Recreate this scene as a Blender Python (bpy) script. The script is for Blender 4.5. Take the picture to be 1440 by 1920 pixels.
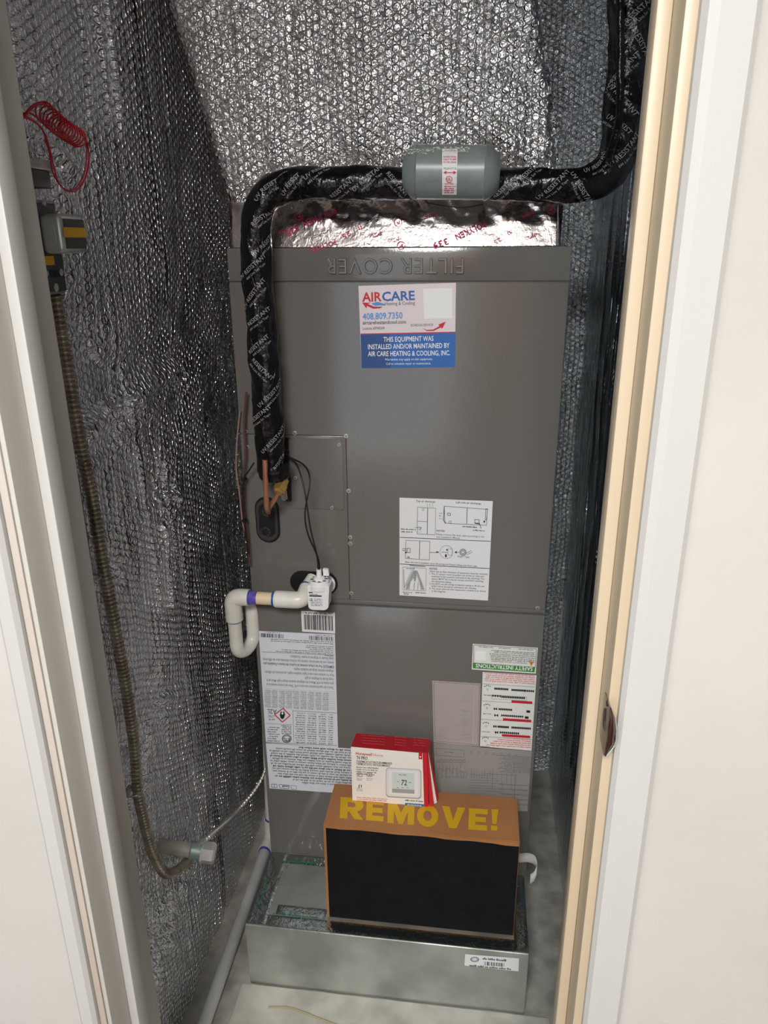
import bpy, bmesh, math, random
import numpy as np
from mathutils import Vector, Matrix
for o in list(bpy.data.objects): bpy.data.objects.remove(o)
SC = bpy.context.scene
COL = SC.collection
PI = math.pi
# ---------------------------------------------------------------- camera
F_PX, PITCH, ROLL, YAW = 1406.97, -.3463, -.0074, -.1283
CAM = np.array([.16, -1.4147, 1.6019])
fw = np.array([math.sin(YAW)*math.cos(PITCH), math.cos(YAW)*math.cos(PITCH), math.sin(PITCH)])
r0 = np.array([math.cos(YAW), -math.sin(YAW), 0.]); u0 = np.cross(r0, fw)
rt = r0*math.cos(ROLL)+u0*math.sin(ROLL); up = -r0*math.sin(ROLL)+u0*math.cos(ROLL)
cd = bpy.data.cameras.new('camera'); cam = bpy.data.objects.new('camera', cd); COL.objects.link(cam)
cd.sensor_fit = 'VERTICAL'; cd.sensor_height = 36; cd.lens = 36*F_PX/1920; cd.clip_start = .02
m = Matrix.Identity(4)
for i in range(3): m[i][0] = rt[i]; m[i][1] = up[i]; m[i][2] = -fw[i]; m[i][3] = CAM[i]
cam.matrix_world = m
SC.camera = cam
# ---------------------------------------------------------------- world, lights, exposure
SC.view_settings.view_transform = 'Standard'; SC.view_settings.look = 'None'
SC.view_settings.exposure = 0.80; SC.view_settings.gamma = 1; SC.view_settings.use_curve_mapping = False
w = bpy.data.worlds.new('world'); SC.world = w; w.use_nodes = True
w.node_tree.nodes['Background'].inputs[0].default_value = (.75, .86, 1, 1)
w.node_tree.nodes['Background'].inputs[1].default_value = 1.0
def area(name, loc, rot, sx, sy, power, color):
    l = bpy.data.lights.new(name, 'AREA'); l.shape = 'RECTANGLE'; l.size = sx; l.size_y = sy
    l.energy = power; l.color = color
    o = bpy.data.objects.new(name, l); COL.objects.link(o); o.location = loc; o.rotation_euler = rot
    return o
area('window_light', (-.95, -3.06, 1.30), (PI/2, 0, PI), 1.7, 1.8, 70, (.93, .97, 1))      # daylight from unseen windows behind, enlarged to brighten the foil
area('window_light', (1.9, -3.06, 1.5), (PI/2, 0, PI), .8, 1.3, 20, (.93, .97, 1))
area('added_ceiling_light', (.05, -2.3, 2.43), (0, 0, 0), .6, .6, 46, (1, .98, .95))  # unseen ceiling light, added so the closet foil catches more light
SC.cycles.max_bounces = 14; SC.cycles.glossy_bounces = 8; SC.cycles.diffuse_bounces = 5

def P(px, py, ax, v):
    """the point of the plane ax = v that the photograph shows at this pixel (1440 x 1920)"""
    d = fw*F_PX+rt*(px-720)-up*(py-960); a = 'xyz'.index(ax)
    return CAM+d*((v-CAM[a])/d[a])
def U(e): return lambda px, py: P(px, py, 'y', -e)      # planes parallel to the cabinet front

# ---------------------------------------------------------------- materials
MATS = {}
def srgb(c):
    return tuple(((v/255)/12.92 if v/255 <= .04045 else ((v/255+.055)/1.055)**2.4) for v in c)+(1,)
def mat(name, rgb, rough=.5, metal=0., noise=None, bump=None, spec=.5, coat=0.):
    """noise=(scale, rgb2, stretch) mixes a second colour, bump=(scale, distance, detail, stretch) adds relief"""
    if name in MATS: return MATS[name]
    M = bpy.data.materials.new(name); M.use_nodes = True; nt = M.node_tree; N = nt.nodes; L = nt.links
    b = N['Principled BSDF']
    b.inputs['Base Color'].default_value = srgb(rgb); b.inputs['Roughness'].default_value = rough
    b.inputs['Metallic'].default_value = metal; b.inputs['Specular IOR Level'].default_value = spec
    b.inputs['Coat Weight'].default_value = coat; b.inputs['Coat Roughness'].default_value = .12
    tc = N.new('ShaderNodeTexCoord')
    def nz(scale, detail, stretch):
        mp = N.new('ShaderNodeMapping'); mp.inputs['Scale'].default_value = stretch
        L.new(tc.outputs['Object'], mp.inputs['Vector'])
        n = N.new('ShaderNodeTexNoise'); n.inputs['Scale'].default_value = scale; n.inputs['Detail'].default_value = detail
        L.new(mp.outputs[0], n.inputs['Vector']); return n
    if noise:
        n = nz(noise[0], 5, noise[2] if len(noise) > 2 else (1, 1, 1))
        r = N.new('ShaderNodeValToRGB'); r.color_ramp.elements[0].position = .38; r.color_ramp.elements[1].position = .64
        r.color_ramp.elements[0].color = srgb(rgb); r.color_ramp.elements[1].color = srgb(noise[1])
        L.new(n.outputs['Fac'], r.inputs[0]); L.new(r.outputs[0], b.inputs['Base Color'])
    if bump:
        n = nz(bump[0], bump[2] if len(bump) > 2 else 2, bump[3] if len(bump) > 3 else (1, 1, 1))
        k = N.new('ShaderNodeBump'); k.inputs['Distance'].default_value = bump[1]; k.inputs['Strength'].default_value = 1
        L.new(n.outputs['Fac'], k.inputs['Height']); L.new(k.outputs[0], b.inputs['Normal'])
    MATS[name] = M; return M
def foil_mat(name, axes, pitch, amp, wr, rough=.17, base=(226, 228, 230), dust=None, linesc=0., lined=0.):
    """bubble foil: hexagonally packed domes of the given pitch over the two axes, plus fine crumple"""
    M = bpy.data.materials.new(name); M.use_nodes = True; nt = M.node_tree; N = nt.nodes; L = nt.links
    b = N['Principled BSDF']; b.inputs['Metallic'].default_value = 1; b.inputs['Roughness'].default_value = rough
    b.inputs['Base Color'].default_value = srgb(base)
    tc = N.new('ShaderNodeTexCoord'); sp = N.new('ShaderNodeSeparateXYZ'); L.new(tc.outputs['Object'], sp.inputs[0])
    wn = N.new('ShaderNodeTexNoise'); wn.inputs['Scale'].default_value = 9; L.new(tc.outputs['Object'], wn.inputs['Vector'])
    def mth(op, a, b_=None, c=None):
        n = N.new('ShaderNodeMath'); n.operation = op
        for i, v in enumerate((a, b_, c)):
            if v is None: continue
            if isinstance(v, (int, float)): n.inputs[i].default_value = v
            else: L.new(v, n.inputs[i])
        return n.outputs[0]
    u = mth('ADD', sp.outputs[axes[0]], mth('MULTIPLY', wn.outputs['Fac'], .02)); v = mth('ADD', sp.outputs[axes[1]], mth('MULTIPLY', wn.outputs['Fac'], .012))
    s3 = pitch*math.sqrt(3)
    def cell(du, dv):
        a = mth('WRAP', mth('ADD', u, du), s3/2, -s3/2); c = mth('WRAP', mth('ADD', v, dv), pitch/2, -pitch/2)
        return mth('SQRT', mth('ADD', mth('MULTIPLY', a, a), mth('MULTIPLY', c, c)))
    d = mth('MINIMUM', cell(0, 0), cell(s3/2, pitch/2))
    mr = N.new('ShaderNodeMapRange'); mr.interpolation_type = 'SMOOTHSTEP'
    mr.inputs['From Min'].default_value = pitch*.34; mr.inputs['From Max'].default_value = pitch*.5
    mr.inputs['To Min'].default_value = 0; mr.inputs['To Max'].default_value = 1; L.new(d, mr.inputs[0])
    def fine(sc, det, dist=.8):
        n = N.new('ShaderNodeTexNoise'); n.inputs['Scale'].default_value = sc; n.inputs['Detail'].default_value = det
        n.inputs['Distortion'].default_value = dist; L.new(tc.outputs['Object'], n.inputs['Vector']); return n.outputs['Fac']
    big = fine(7, 2)
    am = N.new('ShaderNodeMapRange'); am.inputs['From Min'].default_value = .36; am.inputs['From Max'].default_value = .6
    am.inputs['To Min'].default_value = .45; am.inputs['To Max'].default_value = 1; L.new(big, am.inputs[0])
    h = mth('MULTIPLY', mth('MULTIPLY', mr.outputs[0], amp), am.outputs[0])
    h = mth('ADD', h, mth('MULTIPLY', fine(85, 3), wr))
    h = mth('ADD', h, mth('MULTIPLY', fine(260, 2), wr*.22))
    if linesc:
        mp = N.new('ShaderNodeMapping'); mp.inputs['Scale'].default_value = (1, 1, .045); L.new(tc.outputs['Object'], mp.inputs['Vector'])
        n = N.new('ShaderNodeTexNoise'); n.inputs['Scale'].default_value = linesc; n.inputs['Detail'].default_value = 3
        L.new(mp.outputs[0], n.inputs['Vector']); h = mth('ADD', h, mth('MULTIPLY', n.outputs['Fac'], lined))
    k = N.new('ShaderNodeBump'); k.inputs['Strength'].default_value = 1; k.inputs['Distance'].default_value = 1
    L.new(h, k.inputs['Height']); L.new(k.outputs[0], b.inputs['Normal'])
    MATS[name] = M; return M

PAINT = mat('grey_cabinet_paint', (108, 105, 101), .14, 0, None, (260, .00007, 1), .6)
PAINTD = mat('grey_cabinet_edge', (78, 79, 78), .45)
WHITEW = mat('white_wall_paint', (190, 187, 180), .75, 0, (3, (197, 193, 187)), (22, .0012, 3))
TRIMW = mat('white_trim_paint', (193, 192, 188), .42, 0, None, (60, .0003, 2, (1, 1, .1)))
CREAM = mat('cream_trim_paint', (194, 177, 150), .4, 0, (8, (200, 186, 163), (1, 1, .2)))
GREYTR = mat('grey_trim_paint', (190, 187, 179), .45, 0, None, (60, .0003, 2, (1, 1, .1)))
BAREWD = mat('bare_primed_wood', (182, 168, 155), .7, 0, (9, (200, 195, 188), (1, 1, .12)))
BLACKT = mat('black_vinyl_tape', (9, 9, 11), .24, 0, None, (45, .005, 3), .4)
PRINTW = mat('pale_tape_print', (150, 150, 150), .6)
BLACKP = mat('black_plastic', (18, 18, 20), .45)
BLACKC = mat('black_printed_card', (15, 14, 16), .85, 0, (30, (20, 19, 24)), None, .2)
CARD = mat('brown_cardboard', (170, 118, 72), .8, 0, (5, (156, 104, 62)), (120, .0002, 2))
COPPER = mat('copper', (206, 146, 118), .32, .7, (20, (180, 118, 92)))
BRASS = mat('brass', (206, 172, 104), .25, .75)
PVC = mat('white_plastic_pipe', (226, 224, 214), .33, 0, (16, (214, 212, 202)))
PVCG = mat('grey_white_plastic_pipe', (196, 197, 196), .4, 0, (12, (180, 181, 180)))
PURPLE = mat('purple_primer', (70, 54, 150), .4, 0, (60, (120, 100, 190)))
BLUECM = mat('blue_cement', (30, 84, 170), .4)
CREAMPV = mat('cream_plastic_pipe', (224, 204, 170), .4)
SWITCHW = mat('white_switch_plastic', (232, 232, 234), .35)
GALV = mat('galvanised_sheet', (196, 199, 194), .33, .7, (8, (160, 166, 160)), (30, .0006, 3))
STEEL = mat('dull_steel', (166, 166, 162), .35, .6, (40, (146, 146, 140)))
STEELB = mat('bright_steel', (206, 210, 206), .3, .55)
FLEX = mat('dusty_steel_conduit', (182, 172, 156), .34, .8, (30, (150, 138, 120)))
REDW = mat('red_wire', (190, 12, 34), .35)
PINKW = mat('faded_red_wire', (196, 40, 80), .4)
BROWNW = mat('brown_wire', (92, 60, 52), .5)
DRIER = mat('grey_enamel', (128, 138, 134), .32, 0, (30, (118, 128, 124)), (30, .0004, 2))
SCREWM = mat('zinc_screw', (196, 196, 190), .3, .7)
PAPER = mat('white_paper', (226, 226, 226), .5, 0, None, None, .4)
PAPERB = mat('bluish_paper', (214, 218, 226), .45)
PAPERP = mat('pink_grey_film', (178, 164, 162), .3, 0)
PAPERG = mat('clear_grey_film', (150, 146, 142), .25, 0)
FLOORM = mat('dusty_concrete', (144, 142, 134), .75, 0, (16, (182, 179, 170)), (40, .0015, 4))
FLOORW = mat('chalky_white_floor', (196, 194, 184), .7, 0, (14, (170, 168, 158)), (40, .001, 4))
WOODFL = mat('brown_wood_floor', (96, 78, 62), .35, 0, (5, (78, 62, 48), (1, .1, 1)))
DARKBD = mat('dark_steel_and_shade', (74, 74, 74), .5, .3)  # steel of the wiring box; also paints the switch box's shaded faces
TAPEF = foil_mat('foil_tape', (0, 2), .03, .0, .0006, .2, (222, 212, 208))
TAPEG = foil_mat('foil_tape_crumpled', (0, 1), .03, .0, .0018, .14, (190, 200, 196))
FOILD = foil_mat('bubble_foil_duct', (0, 2), .0142, .0054, .0068, .07, (244, 244, 244), linesc=60, lined=.006)
FOILL = foil_mat('bubble_foil_left', (1, 2), .0145, .0050, .0082, .14, (242, 243, 248), linesc=70, lined=.012)
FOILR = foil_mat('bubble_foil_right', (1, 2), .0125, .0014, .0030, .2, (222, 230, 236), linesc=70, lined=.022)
FOILB = foil_mat('bubble_foil_back', (0, 2), .0142, .0050, .0100, .14, (238, 242, 246), linesc=40, lined=.006)
def C(name, rgb, rough=.5): return mat('print_'+name, rgb, rough)
INK = C('black', (30, 30, 34)); INKG = C('grey', (110, 110, 114)); INKL = C('light_grey', (150, 150, 154)); RED = C('red', (196, 26, 44)); BLUE = C('blue', (34, 100, 176))
BLUED = C('dark_blue', (30, 74, 136)); SKY = C('sky_blue', (86, 150, 214)); GREEN = C('green', (60, 136, 48)); YEL = C('yellow', (206, 162, 6)); ORG = C('orange', (232, 150, 20))
MAG = C('magenta', (176, 24, 84)); PINKI = C('pink', (214, 96, 108)); WHT = C('white', (238, 238, 238)); MAROON = C('maroon', (120, 60, 60)); PINKP = C('pale_pink_paper', (222, 206, 206)); TEAL = C('teal', (20, 120, 90)); REDDK = C('dark_red', (168, 14, 30)); LCD = C('display', (206, 216, 212)); LGREY = C('pale_grey', (222, 222, 220)); MGREY = C('mid_grey', (160, 162, 160))
YELM = mat('yellow_sticker', (222, 166, 20), .5)

# ---------------------------------------------------------------- object helpers
def link(name, me, parent=None, loc=None):
    o = bpy.data.objects.new(name, me); COL.objects.link(o)
    if parent is not None:
        o.parent = parent; o.matrix_parent_inverse = Matrix.Translation(parent.location).inverted()
    return o
def tag(o, label, cat, group=None):
    o['label'] = label; o['category'] = cat
    if group: o['group'] = group
    return o
def empty(name, loc, label, cat, group=None):
    o = bpy.data.objects.new(name, None); COL.objects.link(o); o.location = loc; o.empty_display_size = .02
    return tag(o, label, cat, group)
def mesh(name, v, f, mats, parent=None, idx=None, smooth=False):
    me = bpy.data.meshes.new(name); me.from_pydata([tuple(map(float, a)) for a in v], [], f)
    for m_ in (mats if isinstance(mats, (list, tuple)) else [mats]): me.materials.append(m_)
    if idx is not None: me.polygons.foreach_set('material_index', idx)
    if smooth: me.polygons.foreach_set('use_smooth', [True]*len(me.polygons))
    me.update(); return link(name, me, parent)
def bmobj(name, bm, mats, parent=None, smooth=False):
    bmesh.ops.recalc_face_normals(bm, faces=bm.faces)
    me = bpy.data.meshes.new(name); bm.to_mesh(me); bm.free()
    for m_ in (mats if isinstance(mats, (list, tuple)) else [mats]): me.materials.append(m_)
    if smooth:
        me.polygons.foreach_set('use_smooth', [True]*len(me.polygons))
        try: me.set_sharp_from_angle(angle=.6)
        except Exception: pass
    return link(name, me, parent)
def box(name, lo, hi, m_, parent=None, bev=0., seg=2):
    bm = bmesh.new(); bmesh.ops.create_cube(bm, size=1)
    for v in bm.verts:
        for i in range(3): v.co[i] = lo[i] if v.co[i] < 0 else hi[i]
    if bev: bmesh.ops.bevel(bm, geom=bm.edges[:], offset=bev, segments=seg, affect='EDGES', profile=.5)
    return bmobj(name, bm, m_, parent, bool(bev))
def prism(name, pts, d, m_, parent=None, bev=0.):
    """pts: polygon in space, d: extrusion vector"""
    bm = bmesh.new(); vs = [bm.verts.new(tuple(map(float, p))) for p in pts]; f = bm.faces.new(vs)
    r = bmesh.ops.extrude_face_region(bm, geom=[f])
    for v in [g for g in r['geom'] if isinstance(g, bmesh.types.BMVert)]: v.co += Vector(tuple(map(float, d)))
    if bev: bmesh.ops.bevel(bm, geom=bm.edges[:], offset=bev, segments=2, affect='EDGES')
    return bmobj(name, bm, m_, parent, bool(bev))
def spline(pts, n):
    """Catmull-Rom through the points, resampled evenly to n points"""
    p = np.array([list(map(float, a)) for a in pts]); q = np.vstack([2*p[0]-p[1], p, 2*p[-1]-p[-2]]); out = []
    for i in range(1, len(q)-2):
        for t in np.linspace(0, 1, 40, endpoint=False):
            a, b, c, d = q[i-1], q[i], q[i+1], q[i+2]
            out.append(.5*((2*b)+(c-a)*t+(2*a-5*b+4*c-d)*t*t+(3*b-a-3*c+d)*t**3))
    out.append(p[-1]); out = np.array(out); s = np.r_[0, np.cumsum(np.linalg.norm(np.diff(out, axis=0), axis=1))]
    ss = np.linspace(0, s[-1], n); return np.stack([np.interp(ss, s, out[:, k]) for k in range(3)], 1)
def arc_path(pts, rad, step=.004):
    """polyline with rounded corners"""
    p = [np.array(a, float) for a in pts]; out = [p[0]]
    for i in range(1, len(p)-1):
        a = p[i-1]-p[i]; b = p[i+1]-p[i]; la, lb = np.linalg.norm(a), np.linalg.norm(b); r = min(rad, la*.49, lb*.49)
        s, e = p[i]+a/la*r, p[i]+b/lb*r
        for t in np.linspace(0, 1, 9): out.append((1-t)**2*s+2*t*(1-t)*p[i]+t*t*e)
    out.append(p[-1]); out = np.array(out); s = np.r_[0, np.cumsum(np.linalg.norm(np.diff(out, axis=0), axis=1))]
    n = max(2, int(s[-1]/step)); ss = np.linspace(0, s[-1], n)
    return np.stack([np.interp(ss, s, out[:, k]) for k in range(3)], 1)
def frames(path):
    t = np.gradient(path, axis=0); t /= np.linalg.norm(t, axis=1)[:, None]+1e-12
    n = np.cross(t[0], (0, 0, 1.)); n = n if np.linalg.norm(n) > .2 else np.cross(t[0], (0, 1., 0)); n /= np.linalg.norm(n); ns = []
    for k in range(len(path)):
        n = n-t[k]*(n@t[k]); n /= np.linalg.norm(n); ns.append(n)
    ns = np.array(ns); return t, ns, np.cross(t, ns)
def tube(name, path, rad, m_, parent=None, seg=14, cap=True, wob=None):
    """rad: number or list along the path; wob(k, angle) multiplies it"""
    path = np.array(path, float); t, a, b = frames(path); n = len(path)
    rr = np.full(n, rad) if np.isscalar(rad) else np.array(rad); v = []
    for k in range(n):
        for j in range(seg):
            th = 2*PI*j/seg; r = rr[k]*(wob(k, th) if wob else 1)
            v.append(path[k]+r*(math.cos(th)*a[k]+math.sin(th)*b[k]))
    f = [(k*seg+j, k*seg+(j+1) % seg, (k+1)*seg+(j+1) % seg, (k+1)*seg+j) for k in range(n-1) for j in range(seg)]
    if cap: f += [tuple(range(seg))[::-1], tuple(range((n-1)*seg, n*seg))]
    o = mesh(name, v, f, m_, parent, smooth=True)
    if cap:
        try: o.data.set_sharp_from_angle(angle=.9)
        except Exception: pass
    return o
def lathe(name, A, B, prof, m_, parent=None, seg=28):
    """prof: (t along AB 0..1, radius)"""
    A = np.array(A, float); B = np.array(B, float)
    p = [A+(B-A)*t for t, r in prof]; d = (B-A)/np.linalg.norm(B-A)
    a = np.cross(d, (0, 0, 1.)); a = a if np.linalg.norm(a) > .2 else np.cross(d, (0, 1., 0)); a /= np.linalg.norm(a); b = np.cross(d, a)
    v = [p[k]+prof[k][1]*(math.cos(2*PI*j/seg)*a+math.sin(2*PI*j/seg)*b) for k in range(len(p)) for j in range(seg)]
    f = [(k*seg+j, k*seg+(j+1) % seg, (k+1)*seg+(j+1) % seg, (k+1)*seg+j) for k in range(len(p)-1) for j in range(seg)]
    f += [tuple(range(seg))[::-1], tuple(range((len(p)-1)*seg, len(p)*seg))]
    o = mesh(name, v, f, m_, parent, smooth=True)
    try: o.data.set_sharp_from_angle(angle=.5)
    except Exception: pass
    return o
_TX = {}
def glyphs(s, off=0.):
    k = (s, off)
    if k not in _TX:
        c = bpy.data.curves.new('lettering', 'FONT'); c.body = s; c.resolution_u = 2; c.offset = off; c.fill_mode = 'FRONT'
        o = bpy.data.objects.new('lettering', c); COL.objects.link(o); dg = bpy.context.evaluated_depsgraph_get(); dg.update()
        me = bpy.data.meshes.new_from_object(o.evaluated_get(dg))
        v = np.array([x.co[:2] for x in me.vertices]) if len(me.vertices) else np.zeros((1, 2))
        f = [tuple(p.vertices) for p in me.polygons]
        v = v-[v[:, 0].min(), 0]; _TX[k] = (v, f, max(v[:, 0].max(), 1e-3))
        bpy.data.objects.remove(o); bpy.data.curves.remove(c); bpy.data.meshes.remove(me)
    return _TX[k]
class Print:
    """flat print on a real surface; mp maps photograph pixels to points of that surface"""
    def __init__(s, mp): s.mp = mp; s.v = []; s.f = []; s.i = []; s.m = []; s.k = 0; s.o = []
    def add(s, pts, faces, m_):
        if m_ not in s.m: s.m.append(m_)
        b = len(s.v); s.v += [s.mp(x, y) for x, y in pts]; s.o += [s.k]*len(pts)
        s.f += [tuple(b+j for j in f) for f in faces]; s.i += [s.m.index(m_)]*len(faces); return s
    def poly(s, pts, m_):
        a = abs(sum(pts[i-1][0]*pts[i][1]-pts[i][0]*pts[i-1][1] for i in range(len(pts))))/2; s.add(pts, [tuple(range(len(pts)))], m_)
        if a > 25:          # later print lies over a large filled patch
            s.o[-len(pts):] = [s.k+1]*len(pts); s.k += 1
            s.k += 1
        return s
    def line(s, a, b, w, m_):
        a, b = np.array(a, float), np.array(b, float); d = (b-a)/np.linalg.norm(b-a)*w/2; n = np.array([-d[1], d[0]])
        return s.poly([a-n, b-n, b+n, a+n], m_)
    def frame(s, q, w, m_):
        for k in range(4): s.line(q[k], q[(k+1) % 4], w, m_)
        return s
    def ring(s, c, r, w, m_, n=20, ry=1.):
        o = [(c[0]+r*math.cos(2*PI*k/n), c[1]+r*ry*math.sin(2*PI*k/n)) for k in range(n)]; i = [(c[0]+(r-w)*math.cos(2*PI*k/n), c[1]+(r-w)*ry*math.sin(2*PI*k/n)) for k in range(n)]
        return s.add(o+i, [(k, (k+1) % n, n+(k+1) % n, n+k) for k in range(n)], m_)
    def disc(s, c, r, m_, n=14, ry=1.): return s.poly([(c[0]+r*math.cos(2*PI*k/n), c[1]+r*ry*math.sin(2*PI*k/n)) for k in range(n)], m_)
    def text(s, t, A, B, h, m_, bold=0.):
        """baseline from pixel A to pixel B, capital height h pixels"""
        v, f, wd = glyphs(t, bold); A = np.array(A, float); d = np.array(B, float)-A; L_ = np.linalg.norm(d); n = np.array([d[1], -d[0]])/L_
        return s.add([A+d*(x/wd)+n*(y/.7*h) for x, y in v], f, m_)
    def greek(s, A, B, h, m_, seed=0, fill=.85):
        """a line of print too small to read: word after word of little marks"""
        R_ = random.Random(seed); A = np.array(A, float); d = np.array(B, float)-A; L_ = np.linalg.norm(d); d /= L_; n = np.array([d[1], -d[0]]); x = 0
        while x < L_-h:
            for k in range(R_.randint(2, 8)):
                w_ = h*R_.uniform(.35, .6); hh = h*R_.choice((.65, .65, .7, 1)); 
                if x+w_ > L_: break
                s.poly([A+d*x, A+d*(x+w_), A+d*(x+w_)+n*hh, A+d*x+n*hh], m_); x += w_+h*.17
            x += h*.5
        return s
    def bars(s, q, m_, seed=0, n=30):
        """barcode in the quad q"""
        R_ = random.Random(seed); q = [np.array(a, float) for a in q]; ws = [R_.choice((1, 1, 2, 3)) for _ in range(2*n)]; T = sum(ws); x = 0
        for k, w_ in enumerate(ws):
            if k % 2 == 0:
                a, b = x/T, (x+w_)/T; s.poly([q[0]+(q[1]-q[0])*a, q[0]+(q[1]-q[0])*b, q[3]+(q[2]-q[3])*b, q[3]+(q[2]-q[3])*a], m_)
            x += w_
        return s
    def build(s, name, parent):
        v = [p+(CAM-p)/np.linalg.norm(CAM-p)*3e-5*k for p, k in zip(s.v, s.o)]; return mesh(name, v, s.f, s.m, parent, s.i)
def sticker(name, q, e, m_, parent, label, th=.0004):
    """q: four pixel corners on the plane y = -e"""
    o = prism(name, [P(x, y, 'y', -e) for x, y in q], (0, -th, 0), m_, parent)
    if label: o['label'] = label
    return o, Print(U(e+th+.00025))
# numpy value noise for the large folds
def vnoise(x, y, seed):
    def h(i, j):
        n = (i*374761393+j*668265263+seed*974711) & 0x7fffffff; n = ((n ^ (n >> 13))*1274126177) & 0x7fffffff
        return ((n ^ (n >> 16)) & 0xffff)/65535.
    i = np.floor(x).astype(np.int64); j = np.floor(y).astype(np.int64); fx = x-i; fy = y-j
    fx = fx*fx*(3-2*fx); fy = fy*fy*(3-2*fy)
    return (h(i, j)*(1-fx)+h(i+1, j)*fx)*(1-fy)+(h(i, j+1)*(1-fx)+h(i+1, j+1)*fx)*fy
def grid_mesh(name, Pm, nu, nv, m_, parent=None):
    v = Pm.reshape(-1, 3); me = bpy.data.meshes.new(name)
    a = (np.arange(nv-1)[:, None]*nu+np.arange(nu-1)[None]).ravel(); f = np.stack([a, a+1, a+nu+1, a+nu], 1)
    me.vertices.add(len(v)); me.vertices.foreach_set('co', v.ravel().astype(np.float32))
    me.loops.add(f.size); me.loops.foreach_set('vertex_index', f.ravel().astype(np.int32)); me.polygons.add(len(f))
    me.polygons.foreach_set('loop_start', np.arange(0, f.size, 4, dtype=np.int32)); me.polygons.foreach_set('loop_total', np.full(len(f), 4, np.int32))
    me.polygons.foreach_set('use_smooth', np.ones(len(f), bool)); me.materials.append(m_); me.update(calc_edges=True); me.validate()
    return link(name, me, parent)
def folds(u, v, seed, pins=(), lines=(), amp=1.):
    """height of a loosely hung foil sheet: slow waves, vertical creases and creases radiating from the pins"""
    h = .014*amp*(vnoise(u*5, v*3, seed)-.5)+.008*amp*(vnoise(u*16, v*7, seed+1)-.5)+.0030*amp*(vnoise(u*55, v*18, seed+2)-.5)
    for (pu, pv, r, a) in pins:
        du, dv = u-pu, v-pv; d = np.hypot(du, dv); th = np.arctan2(dv, du)
        g = np.exp(-(d/r)**2); h -= a*g
        h += .75*a*np.exp(-(d/(r*2.2))**1.5)*(vnoise(th*4+50, d*0+seed, seed+7)-.5)*2*np.clip(d/.02, 0, 1)
    for (lu, v0, v1, w_, a) in lines:
        m_ = np.clip((v-v0)/.04, 0, 1)*np.clip((v1-v)/.04, 0, 1); h += a*m_*np.exp(-((u-lu-.004*np.sin(v*9))/w_)**2)
    return h

# ================================================================ the setting
def struct(name, lo, hi, m_, bev=0.):
    o = box(name, lo, hi, m_, None, bev); o['kind'] = 'structure'; return o
XL, XR, YB, ZC = -.435, .425, .62, 2.46
struct('wall_left', (XL-.1, -.675, 0), (XL-.012, YB+.1, ZC), WHITEW)
struct('wall_right', (XR+.012, -.675, 0), (XR+.1, YB+.1, ZC), WHITEW)
struct('wall_back', (XL-.1, YB+.012, 0), (XR+.1, YB+.1, ZC), WHITEW)
struct('floor', (-3.2, -3.2, -.1), (3.2, -.79, 0), WOODFL)
fc = struct('floor_closet', (XL-.1, -.79, -.1), (XR+.1, YB+.1, 0), FLOORM)
struct('ceiling', (-3.2, -3.2, ZC), (3.2, YB+.1, ZC+.1), WHITEW)
# wall with the door opening
JL, JR = -.273, .291
struct('wall_front_left', (-3.2, -.79, 0), (JL-.012, -.675, ZC), WHITEW)
struct('wall_front_right', (JR+.012, -.79, 0), (3.2, -.675, ZC), WHITEW)
struct('wall_front_top', (JL-.012, -.79, 2.312), (JR+.012, -.675, ZC), WHITEW)  # header out of view, raised to let more light into the closet
struct('wall_side_left', (-3.3, -3.2, 0), (-3.2, -.79, ZC), WHITEW)
struct('wall_side_right', (3.2, -3.2, 0), (3.3, -.79, ZC), WHITEW)
# far wall of the room, with two window openings
YF = -3.2
for k, (x0, x1, z0, z1) in enumerate(((-3.2, -1.85, 0, ZC), (-1.85, -.05, 0, .35), (-1.85, -.05, 2.25, ZC), (-.05, 1.45, 0, ZC), (1.45, 2.35, 0, .8), (1.45, 2.35, 2.2, ZC), (2.35, 3.2, 0, ZC))):
    struct('wall_far' if k == 0 else 'wall_far_%d' % k, (x0, YF, z0), (x1, YF+.1, z1), WHITEW)
for k, (x0, x1, z0, z1) in enumerate(((-1.85, -.05, .35, 2.25), (1.45, 2.35, .8, 2.2))):
    fr = empty('window_%d' % (k+1), ((x0+x1)/2, YF+.07, z0), '', ''); fr['kind'] = 'structure'; del fr['label']; del fr['category']
    for a, b in (((x0, z0), (x0+.05, z1)), ((x1-.05, z0), (x1, z1)), ((x0+.05, z0), (x1-.05, z0+.05)), ((x0+.05, z1-.05), (x1-.05, z1)), (((x0+x1)/2-.02, z0+.05), ((x0+x1)/2+.02, z1-.05))):
        box('window_frame', (a[0], YF+.03, a[1]), (b[0], YF+.08, b[1]), TRIMW, fr)
dr = box('reflection_door', (.12, -3.1, 0), (.95, -3.06, 2.05), mat('reflection_door_wood', (150, 96, 66), .4, 0, (6, (128, 78, 52), (1, 1, .15))), None, .003); dr['kind'] = 'structure'  # unseen door, added to give the foil and cabinet warm reflections
lathe('reflection_door_handle', (.2, -3.06, 1.0), (.2, -3.0, 1.0), [(0, .022), (.1, .022), (.15, .01), (.5, .01), (.6, .024), (.9, .024), (1, .012)], STEELB, dr)
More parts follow.
